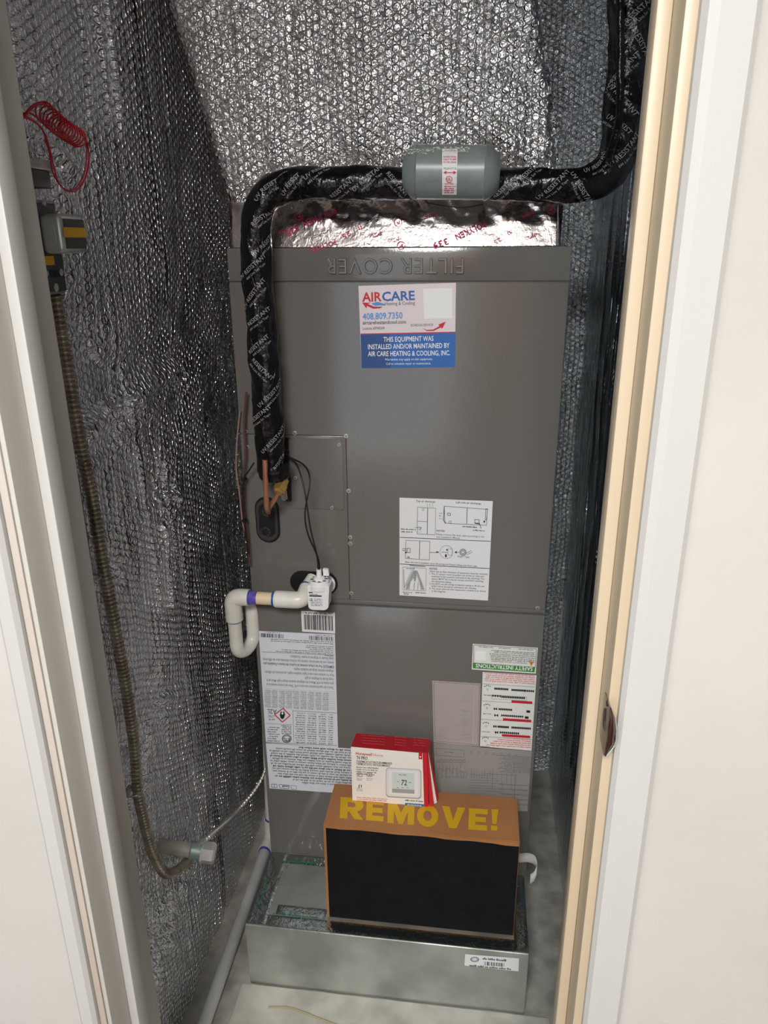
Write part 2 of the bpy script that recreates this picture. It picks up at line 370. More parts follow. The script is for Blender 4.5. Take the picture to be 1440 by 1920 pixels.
# jambs, stops, casings
def jamb(name, lo, hi, m_, bev=.001):
    return struct(name, lo, hi, m_, bev)
jamb('trim_1', (JL-.012, -.7895, 0), (JL, -.676, 2.312), GREYTR)                       # left jamb
jamb('trim_2', (JL, -.750, 0), (JL+.012, -.724, 2.30), TRIMW, .002)                    # its stop
jamb('trim_3', (JL-.013, -.7925, 0), (JL-.005, -.7896, 2.302), BAREWD, .0006)           # bare front edge of the jamb
jamb('trim_4', (JR, -.7895, 0), (JR+.012, -.676, 2.312), CREAM)                         # right jamb
jamb('trim_5', (JR-.012, -.750, 0), (JR, -.724, 2.30), CREAM, .002)
jamb('trim_6', (JL-.012, -.7895, 2.30), (JR+.012, -.676, 2.312), CREAM)
def casing(name, x0, x1, s):
    pts = [(x0, -.79), (x0, -.797), (x0+s*.004, -.8015), (x0+s*.011, -.804), (x1-s*.004, -.804), (x1, -.801), (x1, -.79)]
    o = prism(name, [(a, b, 0) for a, b in pts], (0, 0, 2.36), TRIMW); o['kind'] = 'structure'
casing('trim_7', JL-.014, JL-.034, -1)
casing('trim_8', JR+.009, JR+.047, 1)
o = box('trim_9', (JL-.034, -.804, 2.36), (JR+.047, -.79, 2.40), TRIMW, None, .002); o['kind'] = 'structure'

# ---------------------------------------------------------------- foil on the closet walls
def wall_sheet(name, label, axis, pos, sgn, u0, u1, v0, v1, step, m_, seed, pins, lines, amp=1., extra=None):
    nu = int((u1-u0)/step)+1; nv = int((v1-v0)/step)+1
    u = np.linspace(u0, u1, nu)[None].repeat(nv, 0); v = np.linspace(v0, v1, nv)[:, None].repeat(nu, 1)
    h = folds(u, v, seed, pins, lines, amp)
    if extra: h = h+extra(u, v)
    h = np.clip(h, -.009, .03)
    Q = np.zeros((nv, nu, 3)); Q[..., 2] = v
    if axis == 'x': Q[..., 0] = pos+sgn*h; Q[..., 1] = u
    else: Q[..., 1] = pos+sgn*h; Q[..., 0] = u
    if (axis == 'x' and sgn < 0) or (axis == 'y' and sgn > 0): Q = Q[:, ::-1]
    return tag(grid_mesh(name, Q, nu, nv, m_), label, 'insulation', 'foil insulation sheets lining the closet walls')
def LW(px, py): p = P(px, py, 'x', XL); return p[1], p[2]
def pin(px, py, r=.05, a=.017): return LW(px, py)+(r, a)
LP = [pin(170, 705), pin(226, 738, .04), pin(352, 655, .07, .016), pin(288, 1315, .05), pin(105, 600, .05), pin(310, 920, .05), pin(128, 1010, .05, .016), pin(250, 1480, .04), pin(330, 1650, .05, .015), pin(60, 225, .06), pin(390, 760, .05, .01), pin(210, 1045, .03, .008), pin(300, 1760, .05, .012)]
LL = [(LW(px, 500)[0], LW(px, y0)[1], LW(px, y1)[1], .0045, a*1.8) for px, y0, y1, a in ((205, 260, -60, .004), (230, 260, -60, .005), (250, 280, -60, .004), (215, 1250, 840, .004), (245, 1250, 840, .004), (270, 1150, 860, .004), (290, 1200, 900, .003), (330, 1150, 950, .003))]
def band(u, v):     # the slack tuck that crosses the left wall at chest height
    c = LW(170, 715)[1]; return -.010*np.exp(-((v-c-.10*(u+.25))/.022)**2)+.014*np.exp(-((v-c+.06-.12*(u+.25))/.018)**2)+.006*np.exp(-((v-c+.11-.2*(u+.25))/.012)**2)
YS = -.015
wall_sheet('foil_sheet', 'silver bubble foil on the left wall, nearer sheet behind the conduit and switch box', 'x', XL, 1, -.672, YS+.03, .0, ZC, .003, FOILL, 3, LP, LL, 1., band)
wall_sheet('foil_sheet', 'silver bubble foil on the left wall, farther sheet beside the duct and cabinet', 'x', XL+.005, 1, YS-.006, YB, .0, ZC, .005, FOILL, 11, [q for q in LP if q[0] > -.1], [], .8)
RP = [P(1110, 245, 'x', XR)[1:3] for _ in (0,)]
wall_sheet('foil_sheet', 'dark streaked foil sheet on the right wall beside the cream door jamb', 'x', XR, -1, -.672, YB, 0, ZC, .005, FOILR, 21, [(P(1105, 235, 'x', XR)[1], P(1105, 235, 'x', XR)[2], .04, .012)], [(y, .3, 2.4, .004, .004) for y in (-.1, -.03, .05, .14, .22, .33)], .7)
wall_sheet('foil_sheet', 'silver bubble foil on the back wall, showing between duct and black pipe', 'y', YB, -1, XL, XR, 0, ZC, .006, FOILB, 31, [], [(.33, 1.2, 2.4, .004, .006), (.37, 1.2, 2.4, .004, .006)], 1.)

# ================================================================ sheet metal platform
PX0, PX1, PY0, PZ = -.3127, .3068, -.211, .18
pf = empty('metal_platform', (0, .1, 0), 'bright galvanised sheet-metal platform under the grey cabinet and black-fronted box', 'platform')
bm = bmesh.new(); bmesh.ops.create_cube(bm, size=1)
for v in bm.verts: v.co = ((PX0 if v.co.x < 0 else PX1), (PY0 if v.co.y < 0 else .54), (0.0 if v.co.z < 0 else PZ))
bmesh.ops.bevel(bm, geom=bm.edges[:], offset=.0015, segments=2, affect='EDGES')
bmobj('body', bm, GALV, pf, True)
def tape_strip(x0, y0, x1, y1, nu, nv, seed, amp=.002, z=PZ):
    u = np.linspace(x0, x1, nu)[None].repeat(nv, 0); v = np.linspace(y0, y1, nv)[:, None].repeat(nu, 1)
    h = amp*(vnoise(u*38, v*38, seed)+.3*vnoise(u*130, v*130, seed+1))
    e = np.minimum(np.minimum(u-x0, x1-u), np.minimum(v-y0, y1-v)); h = h*np.clip(e/.006, 0, 1)+.0006
    o = grid_mesh('foil_tape', np.stack([u, v, z+h], 2), nu, nv, TAPEG, pf); o['label'] = 'crumpled silver foil tape'; return o
tape_strip(PX0, PY0+.004, PX0+.045, .0, 24, 90, 1, .002)
tape_strip(PX1-.03, PY0+.004, PX1, .0, 24, 110, 2, .003)
tape_strip(PX0+.045, -.03, -.03, -.001, 120, 20, 3, .003)
tape_strip(PX0+.045, PY0+.003, PX1-.03, PY0+.032, 220, 22, 4, .0012)
tape_strip(PX0+.06, -.176, -.139, -.15, 60, 12, 5, .001)
pr = Print(lambda px, py: P(px, py, 'z', PZ+.0036))
pr.greek((530, 1616), (600, 1620), 4, TEAL, 71).greek((512, 1714), (600, 1722), 3, TEAL, 72).text('Y', (534, 1629), (541, 1629), 7, TEAL).greek((500, 1650), (484, 1700), 3, TEAL, 73)
pr.build('print', pf)
st, pr = sticker('sticker', ((872, 1789), (973, 1797), (972, 1821), (871, 1810)), -PY0+.0006, PAPER, pf, 'small white barcode sticker')
pr.ring((890, 1799), 8, 1.6, INK, 20, .6).ring((890, 1799), 5, 1.2, INKG, 16, .6).greek((905, 1799), (950, 1803), 4, INK, 3).bars(((908, 1803), (946, 1806), (946, 1813), (908, 1810)), INK, 4, 16).greek((880, 1811.5), (960, 1819), 3.4, INK, 5)
pr.build('print', st)
pl = box('floor_slab', (-.33, -.6, 0), (.36, PY0-.004, .004), FLOORW); pl['kind'] = 'structure'; pl.name = 'floor_patch'

# ================================================================ air handler
H0, H1, ZSEAM, ZCOV = .18, 1.5917, .8866, 1.5323
HW = .311
ah = empty('air_handler', (0, .27, H0), 'tall grey painted air handler cabinet standing on the metal platform in the closet', 'air handler')
bm = bmesh.new(); bmesh.ops.create_cube(bm, size=1)
for v in bm.verts: v.co = ((-HW if v.co.x < 0 else HW), (.004 if v.co.y < 0 else .53), (H0 if v.co.z < 0 else H1-.001))
bmobj('cabinet', bm, PAINTD, ah)
F = 0.0
box('filter_cover', (-HW, F, ZCOV+.0012), (HW, .006, H1), PAINT, ah, .0018)
box('lower_panel', (-HW, F, H0), (HW, .006, ZSEAM-.014), PAINT, ah, .0025)
xs = P(652, 950, 'y', 0)[0]; zsv = P(600, 817, 'y', 0)[2]
prism('coil_panel', [(x, .006, z) for x, z in ((-HW, ZCOV-.0012), (HW-.001, ZCOV-.0012), (HW-.001, ZSEAM), (xs+.0008, ZSEAM), (xs+.0008, zsv+.0006), (-HW, zsv+.0006))], (0, -.006, 0), PAINT, ah, .0009)
box('service_panel', (-HW, F, ZSEAM), (xs-.0008, .006, zsv-.0004), PAINT, ah, .0009)
box('panel_rail', (-HW, .0015, ZSEAM-.0105), (HW, .006, ZSEAM-.001), PAINT, ah, .0008)
# small access plate with rounded corners
def rrect(x0, z0, x1, z1, r, n=5):
    out = []
    for cx, cz, a0 in ((x1-r, z1-r, 0), (x0+r, z1-r, PI/2), (x0+r, z0+r, PI), (x1-r, z0+r, 1.5*PI)):
        for k in range(n+1): a = a0+PI/2*k/n; out.append((cx+r*math.cos(a), cz+r*math.sin(a)))
    return out
a = P(552, 821, 'y', 0); b = P(646, 956, 'y', 0)
prism('access_plate', [(x, -.0002, z) for x, z in rrect(a[0]-.012, b[2], b[0], a[2], .006)], (0, -.0028, 0), PAINT, ah, .0012)
# screws: one mesh, copied
def screw_mesh():
    bm = bmesh.new()
    for r, y0, y1 in ((.0050, 0, -.0012), (.0036, -.0012, -.0030)):
        c = bmesh.ops.create_cone(bm, cap_ends=True, segments=12, radius1=r, radius2=r*.9, depth=abs(y1-y0))
        bmesh.ops.rotate(bm, verts=c['verts'], cent=(0, 0, 0), matrix=Matrix.Rotation(PI/2, 3, 'X')); bmesh.ops.translate(bm, verts=c['verts'], vec=(0, (y0+y1)/2, 0))
    for sx, sz in ((.0022, .0005), (.0005, .0022)):
        c = bmesh.ops.create_cube(bm, size=1)
        for v in c['verts']: v.co = (v.co.x*2*sx, -.00305+v.co.y*.0004, v.co.z*2*sz)
        for f in {f for v in c['verts'] for f in v.link_faces}: f.material_index = 1
    me = bpy.data.meshes.new('screw'); bm.to_mesh(me); bm.free(); me.materials.append(SCREWM); me.materials.append(PAINTD); return me
SM = screw_mesh()
for px, py in ((553, 812), (649, 817), (636, 833), (654, 920), (623, 951), (555, 895), (657, 1007), (657, 1019), (659, 1112), (461, 809), (464, 838), (1008, 1140)):
    o = link('screw', SM, ah); p = P(px, py, 'y', 0); o.location = (p[0], -.0003 if py not in (833, 951, 895) else -.0018, p[2]); o.location = Vector(o.location)
    o.rotation_euler = (0, px*.7, 0)
# raised lettering, upside down
v, f, wd = glyphs('FILTER COVER', .0)
A_, B_ = P(870, 484, 'y', 0), P(609, 485, 'y', 0)
c = bpy.data.curves.new('lt', 'FONT'); c.body = 'FILTER COVER'; c.extrude = .006; c.bevel_depth = .026; c.bevel_resolution = 2; c.offset = -.01; c.resolution_u = 4; c.space_character = 1.12
to = bpy.data.objects.new('lt', c); COL.objects.link(to); dg = bpy.context.evaluated_depsgraph_get(); dg.update()
me = bpy.data.meshes.new_from_object(to.evaluated_get(dg)); bpy.data.objects.remove(to)
xs_ = [q.co.x for q in me.vertices]; w0, w1 = min(xs_), max(xs_)
for q in me.vertices:
    x = (q.co.x-w0)/(w1-w0); q.co = (A_[0]+(B_[0]-A_[0])*x, -.0004-(q.co.z+.02)*.07, A_[2]-q.co.y/.7*.0265)
me.materials.clear(); me.materials.append(PAINT); me.polygons.foreach_set('use_smooth', [True]*len(me.polygons))
me.set_sharp_from_angle(angle=.5)
link('raised_lettering', me, ah)['label'] = 'raised words FILTER COVER upside down'
# black openings and grommets
def slot(name, px0, py0, px1, py1, e, th, m_, parent, r=None):
    a = P(px0, py0, 'y', 0); b = P(px1, py1, 'y', 0); x0, x1 = min(a[0], b[0]), max(a[0], b[0]); z0, z1 = min(a[2], b[2]), max(a[2], b[2])
    return prism(name, [(x, -e, z) for x, z in rrect(x0, z0, x1, z1, r or min(x1-x0, z1-z0)*.495, 7)], (0, -th, 0), m_, parent, min(.001, th*.3))
gr = slot('rubber_grommet', 477, 930, 527, 1017, .0, .004, BLACKP, ah); gr['label'] = 'black rubber grommet with two knock-out rings'
slot('rim', 480, 934, 524, 1013, .004, .0022, mat('dark_rubber', (48, 48, 50), .55), gr)
slot('inset', 485, 941, 519, 1006, .0062, .0004, BLACKP, gr)
for cx, cy in ((503, 957), (499, 996)):
    p = P(cx, cy, 'y', 0); path = [(p[0]+.0105*math.cos(t), -.0066, p[2]+.0105*math.sin(t)) for t in np.linspace(0, 2*PI, 25)]
    tube('knockout_ring', path, .0013, MATS['dark_rubber'], gr, 6, False)
    for k in range(8):
        t = 2*PI*k/8; q = Vector((p[0]+.0078*math.cos(t), 0, p[2]+.0078*math.sin(t)))
        box('tooth', (q.x-.0015, -.0082, q.z-.0015), (q.x+.0015, -.0060, q.z+.0015), MATS['dark_rubber'], gr)
slot('black_slot', 529, 820, 545, 843, .0, .0012, BLACKP, ah, .002)
slot('black_slot', 516, 843, 551, 905, .0, .0012, BLACKP, ah, .003)
slot('black_slot', 524, 895, 551, 940, .0, .0018, BLACKP, ah, .008)
slot('drain_opening', 543, 1069, 634, 1116, .0, .0016, BLACKP, ah)

# ---------------------------------------------------------------- stickers on the cabinet
E0 = .0004
# service sticker
st, pr = sticker('sticker', ((672, 536), (855, 530), (853, 688), (678, 690)), E0, C('sticker_white', (226, 214, 218)), ah, 'white and blue service sticker with company name and telephone number')
pr.poly([(676, 625.5), (854, 622), (854, 624), (676, 627.5)], RED)
pr.poly([(676, 627.5), (730, 626.5), (733, 690), (678, 690)], BLUED).poly([(730, 626.5), (854, 624), (853, 688), (733, 690)], BLUE)
pr2 = pr
pr2.text('AIR', (679, 565.5), (716, 564.5), 17, RED, .025).text('CARE', (716.5, 564.5), (778, 562), 17, BLUE, .025)
pr2.text('Heating & Cooling', (722, 572.5), (778, 571), 6.4, INKG, .012)
pr2.poly([(679, 567.5), (695, 567.5), (689.5, 570), (702, 575), (718, 575), (712, 578), (700, 579), (688, 573.5), (687, 578.5)], RED)
pr2.poly([(696, 569), (708, 566), (722, 570), (722, 573), (712, 572.5), (703, 573.5)], SKY)
pr2.text('408.809.7350', (680, 599.5), (755, 597), 12, SKY, .02).text('aircareheatandcool.com', (680, 608.5), (761, 606.5), 6.8, INK, .01).text('License #994564', (680, 618.5), (721, 617.5), 5.6, INKG, .008)
pr2.poly([(793, 541.5), (848, 540), (848, 597), (795, 598)], WHT)
pr2.text('SCHEDULE SERVICE!', (770, 612), (812, 611), 4.4, INKG, .01)
pr2.poly([(792, 615), (800, 618.5), (812, 618), (824, 611.5), (822, 608.5), (836, 603), (829, 616.5), (826.5, 614), (813, 620.5), (800, 620.5)], RED)
pr2.text('THIS EQUIPMENT WAS', (719, 641), (813, 639), 9.2, WHT, .01).text('INSTALLED AND/OR MAINTAINED BY', (690, 655), (843, 652), 9.2, WHT, .01).text('AIR CARE HEATING & COOLING, INC.', (690, 668), (844, 666), 9.2, WHT, .01)
pr2.text('Warranties may apply on this equipment.', (721.5, 676), (811, 675), 4.2, WHT).text('Call to schedule repair or maintenance.', (724, 684), (808, 683), 4.2, WHT)
pr2.build('print', st)
# white instruction sheet
st, pr = sticker('sticker', ((749, 933), (924, 939.5), (915, 1126), (749, 1116)), E0, PAPER, ah, 'white instruction sheet with line drawings')
Ik, W1 = INKG, .9
pr.text('Top air discharge', (780, 941), (816, 942.5), 3.6, INK, .01).text('Left side air discharge', (855, 943.5), (902, 946), 3.6, INK, .01)
pr.line((783, 951), (782, 1001), W1, Ik).line((802, 952), (801, 1002.5), 1.4, Ik).line((817, 953), (816, 1003), W1, INKL).line((783, 951), (817, 953), W1, Ik).line((782, 977), (801, 978), W1, Ik).line((782, 1001), (816, 1003), W1, Ik).frame(((792, 953.5), (795, 953.5), (795, 957.5), (792, 957.5)), .6, Ik)
pr.line((790, 989), (786, 994), 1, INK).line((778, 989), (789, 989), .7, INK).frame(((784, 988), (789, 988), (789, 998), (784, 998)), .5, INKL)
for k in range(3): pr.line((801+k*5, 944), (801+k*5, 951), .8, INKL)
pr.greek((752, 993), (780, 994), 2.4, INK, 11).greek((752, 998), (774, 998.5), 2.4, INK, 12)
pr.frame(((833, 949), (914, 955), (912, 985), (834, 981)), W1, Ik).line((876, 953), (875, 983), 1.3, Ik).line((833, 949), (831.5, 976), 1.2, INK).line((831.5, 976), (836, 981), 1.2, INK).frame(((839, 962), (844.5, 962.4), (844.5, 966.5), (839, 966)), .8, INK).frame(((842, 977), (846, 977), (846, 981), (842, 981)), .7, Ik)
pr.frame(((890, 974), (898.5, 974.5), (898, 981), (890, 981)), .9, INK).poly([(891, 980), (898, 981), (901, 984), (896, 982.5), (891, 982)], INK).line((899, 981), (902, 991), .9, INK).frame(((911, 954), (914.5, 954.5), (912, 975), (910, 975)), .8, INK).disc((908, 978), 1.6, INK, 8, 1.4)
for k in range(3): pr.greek((823, 963+k*5), (830, 963.3+k*5), 2, INKL, 20+k)
pr.greek((867, 988), (896, 990), 2.4, INK, 13).greek((887, 995), (911, 996.5), 2.4, INK, 14)
pr.text('NOTES:', (818, 996.5), (834, 997.5), 3.4, INK, .01).text('Please connect the drain pipe according to the', (818, 1003), (908, 1008), 3.2, Ik, .006).text('unit Installation Manual', (818, 1008), (862, 1010.3), 3.2, Ik, .006)
pr.line((749.6, 1007.5), (920, 1015), 1, INK).line((749.6, 1057.5), (917.5, 1066), 1, INK)
pr.frame(((761, 1013), (806, 1015), (805, 1050), (760, 1047)), .8, Ik).line((787, 1014), (786, 1048), 1.2, Ik).frame(((764, 1028), (769, 1028), (769, 1036), (763, 1036)), .8, INK).text('A#', (763, 1046), (768, 1046), 3, INK, .02).line((754, 1029), (763, 1029), .8, INK).line((754, 1032), (762, 1032), .8, INK).disc((761, 1036), 1.6, INK)
pr.line((805, 1036), (823, 1036), .9, Ik).poly([(818, 1033.5), (823, 1035), (818, 1037)], INK).ring((837, 1035), 12.5, .7, INKL, 24).line((828, 1035), (840, 1036), .8, Ik).frame(((840, 1029), (848, 1029), (847, 1041), (840, 1041)), .7, INKL).disc((836, 1042), 1.8, INK, 8, 1.8).disc((838, 1031), 1.3, INK, 8, 1.5)
pr.poly([(852, 1035.5), (856.5, 1033), (856.5, 1038)], INK).line((855, 1035.5), (861, 1035.5), .7, Ik).ring((868, 1035.5), 6.8, 2.6, INKL, 22).ring((868, 1035.5), 3.4, 1, INKG, 16).line((873, 1038), (884, 1032), .9, INKL).line((874, 1040.5), (886, 1035), .9, INKL)
pr.text('Foam Tape', (858, 1044.5), (880, 1046), 3.2, Ik, .006).text('After the unit is installed, wrap the piping and fluxed rolling with foam tape.', (759, 1055), (895, 1063), 3.1, Ik, .006)
pr.line((768, 1060), (797, 1062.5), 1, INK).frame(((755, 1063), (799, 1065.5), (798, 1108), (755, 1106)), .7, INKL)
pr.greek((762, 1066.5), (780, 1067.5), 2.2, Ik, 15)
for k in range(9): pr.line((770-k*1.6, 1070+k*4), (776+k*.3, 1069+k*1.5), .8, INKL).line((783+k*1.4, 1071+k*3.4), (778+k*1.2, 1074+k*3.2), .8, INKL)
pr.poly([(775, 1070), (782, 1070), (779, 1090), (776.5, 1090)], INKL).poly([(774, 1071), (777, 1071), (765, 1105), (760, 1105)], MGREY).poly([(780, 1071), (783, 1071), (796, 1106), (791, 1106)], MGREY)
for x in (768, 777, 784, 790): pr.line((x, 1092), (x-1, 1106), .8, Ik)
pr.line((757, 1068), (758, 1104), 1.2, INKL).greek((755, 1111), (773, 1112.3), 2.3, Ik, 16).greek((779, 1112), (799, 1113), 2.3, Ik, 17).greek((757, 1114.5), (768, 1115), 2.2, Ik, 18)
pr.text('NOTES:', (805, 1067.5), (820, 1068.5), 3.2, INK, .01)
for k, t in enumerate(('When the air flow direction of equipment must be reversed:', '1. The T1 sensor must be pulled out of the air inlet and', '   inserted in the position indicated in the drawing. The', '   sensor MUST be in the air stream and NOT touching', '   the aluminum piping.', '2. Do NOT use the wiring of injection tubing to lift the unit.', '   ONLY lift at the points indicated in the drawing.', '3. The drain joint on the evaporator module is as shown', '   in the diagram.')):
    x1 = (914, 907, 908, 906, 846, 909, 893, 911, 836)[k]; x0 = 805 if not t.startswith('   ') else 809; y = 1072.5+k*4.6
    pr.text(t.strip(), (x0, y+(x0-805)*.05), (x1, y+(x1-805)*.05), 2.9, Ik, .006)
pr.build('print', st)
# barcode label, upside down
st, pr = sticker('sticker', ((564.5, 1145), (628, 1149), (628.5, 1188), (566.5, 1184)), E0, PAPER, ah, 'white barcode label')
pr.bars(((569, 1152), (624, 1155.5), (625, 1183), (570, 1180)), INK, 8, 26).greek((624, 1148.8), (571, 1145.8+2.2), 3.2, INKG, 9)
pr.build('print', st)
# tall specification label, upside down
st, pr = sticker('sticker', ((485, 1183), (628, 1189.5), (634, 1402), (498.5, 1392)), E0, PAPERB, ah, 'tall white specification label printed upside down')
def row(y): return lambda x: y+(x-490)*.05       # the lines of print fall slightly to the right
def ut(t, x0, x1, y, h, m_=INKG, b=.006):          # upside down: runs from right to left
    r = row(y); pr.text(t, (x1, r(x1)), (x0, r(x0)), h, m_, b)
def ug(x0, x1, y, h, s, m_=INKG):
    r = row(y); pr.greek((x1, r(x1)), (x0, r(x0)), h, m_, s)
def hl(x0, x1, y, w_=.7, m_=INKG): r = row(y); pr.line((x0, r(x0)), (x1, r(x1)), w_, m_)
pr.bars(((487.5, 1187), (532, 1189.5), (532, 1197), (488, 1194.5)), INK, 21, 22).bars(((579, 1192), (625, 1194.5), (625.5, 1202), (579.5, 1199.5)), INK, 22, 26)
ug(497, 525, 1184.2, 1.8, 31); ug(590, 622, 1185, 1.8, 32)
for k, (x0, x1) in enumerate(((508, 625), (508, 625), (574, 625), (572, 625), (580, 625), (527, 625), (517, 625), (607, 625))): ug(x0, x1, 1196.5+k*3.4+(2 if k > 1 else 0), 2.2, 40+k)
hl(491, 626, 1222, .8)
T = ((544, 'charge Brander le réfrigérant et hauteur d’installation.'), (493, 'élevées, voir les instructions relatives aux surfaces minimales pour les différentes'), (494, 'REMARQUE: Pour les surfaces minimales de la pièce à des hauteurs d’installation plus'), (551, 'refrigerant minimum charge and installation heights.'), (497, 'Note: For minimum room areas at higher installation heights, see instructions for different'), (571, 'charge Brander le réfrigérant en kg/lb.'), (500, 'pièce requise en m²/ft², Mₘₐₓ is the refrigerant maximum charge in kg/lb. Mₘₐₓ est la'), (500, 'TAₘᵢₙ is the required minimum room area in m²/ft². TAₘᵢₙ est la surface minimale de la'))
for k, (x0, t) in enumerate(T):
    t = t.replace('ₘₐₓ', 'max').replace('ᵢₙ', 'in').replace('ₘ', 'm'); ut(t, x0, 626, 1226+k*7.8, 5.2, INK if k == 2 else INKG, .008)
for x in (500, 513, 527, 540, 553, 567, 581, 595, 609):
    for k in range(13): ug(x-4, x+7, 1293+k*2.6, 1.9, x+k, INKL)
for k in range(10): hl(496, 628, 1291+k*3.6, .4, INKL)
ut('A2L', 501, 519, 1329, 8.5, INK, 0); ut('CTRD', 503, 514, 1340, 4.5, INKG); ug(502, 515, 1347, 3, 51)
pr.frame(((530.5, 1328), (544, 1341.5), (529.5, 1354), (515, 1340)), 1.8, RED)
pr.disc((529.3, 1343), 4.2, INK, 10, 1.2).poly([(524.5, 1341), (527, 1333), (529.5, 1337.5), (532.5, 1333), (534.5, 1341), (530, 1349)], INK).disc((529.5, 1338), 1.8, WHT)
pr.ring((537.5, 1385), 9, 1.4, INK, 24, .85).ring((537.5, 1385), 6.6, .8, INK, 20, .85); ut('ETL', 532, 543, 1382, 5.4, INK, .02)
for k in range(7): ug(501, 524-(k % 3)*3, 1362+k*4.2, 2.4, 60+k)
for k in range(5): ug(527, 546, 1358+k*3.6, 2.4, 70+k)
hl(549, 549.1, 1332, .5); pr.line((549, 1330), (551, 1392), .6, INKG); hl(498, 548, 1356, .6); hl(549, 631, 1330, .8)
for k in range(14):
    for x0, x1 in ((553, 572), (575, 594), (597, 613), (615, 630)): ug(x0, x1-(k*7+x0) % 7, 1333+k*4.2, 2.3, 80+k+x0, INKG if k % 3 else INKL)
hl(498, 632, 1391, .8)
pr.build('print', st)
# lower warning text label
st, pr = sticker('sticker', ((498.5, 1393.5), (660, 1403.5), (668, 1489), (505.5, 1478)), E0, PAPERB, ah, 'wide white warning label in dense capitals, printed upside down')
def row(y): return lambda x: y+(x-498)*.062
for k in range(15):
    y = 1398+k*4.7; x0 = (560, 512, 505, 508, 505, 510, 506, 508, 510, 509, 511, 520, 514, 548, 565)[k]; ug(x0, 665, y-2, 3.2, 100+k, INKG if k % 4 else INK)
pr.frame(((509, 1470), (519, 1470.7), (519.5, 1477), (509.5, 1476.3)), .8, INK).line((514, 1470), (514.5, 1477), .8, INK).frame(((523, 1471), (543, 1472.5), (541, 1479), (525, 1477.5)), .8, INK).greek((541, 1473.4), (526, 1472.4), 3, INK, 5).frame(((546, 1472.7), (556, 1473.4), (556, 1480), (546, 1479.3)), .8, INKG)
pr.build('print', st)
# safety label
st, pr = sticker('sticker', ((886.5, 1207), (1008.5, 1214.5), (1004.5, 1263), (884.5, 1255)), E0, C('label_white', (224, 224, 216)), ah, 'white and green safety label printed upside down')
def row(y): return lambda x: y+(x-886)*.062
pr.poly([(886.5, 1242.5), (1003.5, 1250.5), (1002, 1260.5), (886.5, 1253)], GREEN); pr.frame(((888.5, 1209.5), (1006, 1216.5), (1003.5, 1252), (888, 1243)), 1, INKG)
ut('SAFETY INSTRUCTIONS', 892, 999, 1244, 7.2, WHT, .015)
pr.poly([(991, 1239.5), (1002, 1240.3), (996.3, 1249.5)], ORG).line((996.5, 1241.5), (996.3, 1246), 1, INK)
pr.poly([(892, 1220), (911, 1221), (911, 1238.5), (891, 1237.5)], WHT)
for k, (x0, x1) in enumerate(((897, 925), (932, 958), (971, 1000), (920, 1002), (923, 1002), (918, 1003), (918, 1003), (920, 1002), (920, 1002))): ug(x0, x1, (1211, 1211, 1211, 1216.5, 1219.5, 1223, 1226.5, 1230, 1233)[k], 2.2, 130+k)
ut('THIS PRODUCT USES A2L REFRIGERANT', 921, 989, 1236, 2.8, INKG, .006)
pr.build('print', st)
# wiring key label with red text
st, pr = sticker('sticker', ((905, 1260), (1006, 1266), (996.5, 1408), (900, 1401)), E0, C('label_white', (224, 224, 216)), ah, 'white wiring label with red print and rows of black switch marks')
for k in range(5): ug(908, 1002, 1259.5+k*3.6, 2.3, 150+k, PINKI)
def teeth(x0, x1, y, n, h=4):
    for k in range(n):
        x = x0+(x1-x0)*k/(n-1); yy = row(y)(x); pr.poly([(x-1.2, yy), (x+1.2, yy), (x+1.2, yy+h), (x-1.2, yy+h)], INK)
    hl(x0-1, x1+1, y+h*.5, 1.2, INK)
for (x0, x1, y, n) in ((928, 952, 1286.5, 9), (960, 983, 1287, 9), (985, 1000, 1287, 5), (924, 938, 1300, 4), (941, 983, 1301, 14), (927, 931, 1324.5, 2), (936, 959, 1324.5, 8), (928, 933, 1336.5, 2), (941, 980, 1336, 11), (926, 930, 1357.5, 2), (934, 953, 1357.5, 8), (960, 994, 1357.5, 12), (929, 933, 1368.5, 2), (938, 972, 1368, 10)): teeth(x0, x1, y, n)
for x, y in ((987, 1325.5), (984, 1337)): pr.poly([(x, row(y)(x)), (x+7, row(y)(x+7)), (x+7, row(y)(x+7)+4.5), (x, row(y)(x)+4.5)], INK)
for y in (1281, 1313, 1347.5, 1380): hl(906-(y-1281)*.05, 1003-(y-1281)*.05, y, .6)
pr.frame(((922, 1303), (987, 1307), (987, 1314), (922, 1310)), .5, INKG)
for x0, x1, y in ((959, 998, 1308.5), (943, 996, 1343), (941, 994, 1373)):
    pr.poly([(x0, row(y)(x0)), (x1, row(y)(x1)), (x1, row(y)(x1)+4.5), (x0, row(y)(x0)+4.5)], RED)
for x, y in ((914, 1287), (913, 1322), (911, 1356), (910, 1384)):
    for k in range(4): pr.disc((x-5+k*3.3, y-(1.5 if k in (1, 2) else 0)), 1.1, INK, 6)
    pr.ring((x, y+5.5), 1.7, .6, INKG, 8); ug(x-8, x+8, y+14-1285*.0, 2, int(x+y))
for k in range(5): ug((945, 932, 925, 918, 912)[k], 995, 1379+k*3.8, 2.2, 170+k, PINKI)
pr.build('print', st)
# pink parameter table
st, pr = sticker('sticker', ((810.5, 1276), (901, 1281.5), (898, 1400), (813, 1391)), E0, PAPERP, ah, 'pinkish parameter table label')
def row(y): return lambda x: y+(x-811)*.06
for k in range(34):
    y = 1282+k*3.1; hl(814, 897, y, .35, INKL); ug(815, (826 if k % 3 else 860)+(k*13 % 25), y-.3, 1.7, 200+k, MGREY); ug(866, 884, y-.3, 1.7, 240+k, MGREY)
pr.line((889.5, 1284), (887, 1395), 1.3, C('tan', (196, 178, 150))).frame(((813, 1279), (899, 1284), (896, 1397), (815, 1389)), .6, INKG)
pr.build('print', st)
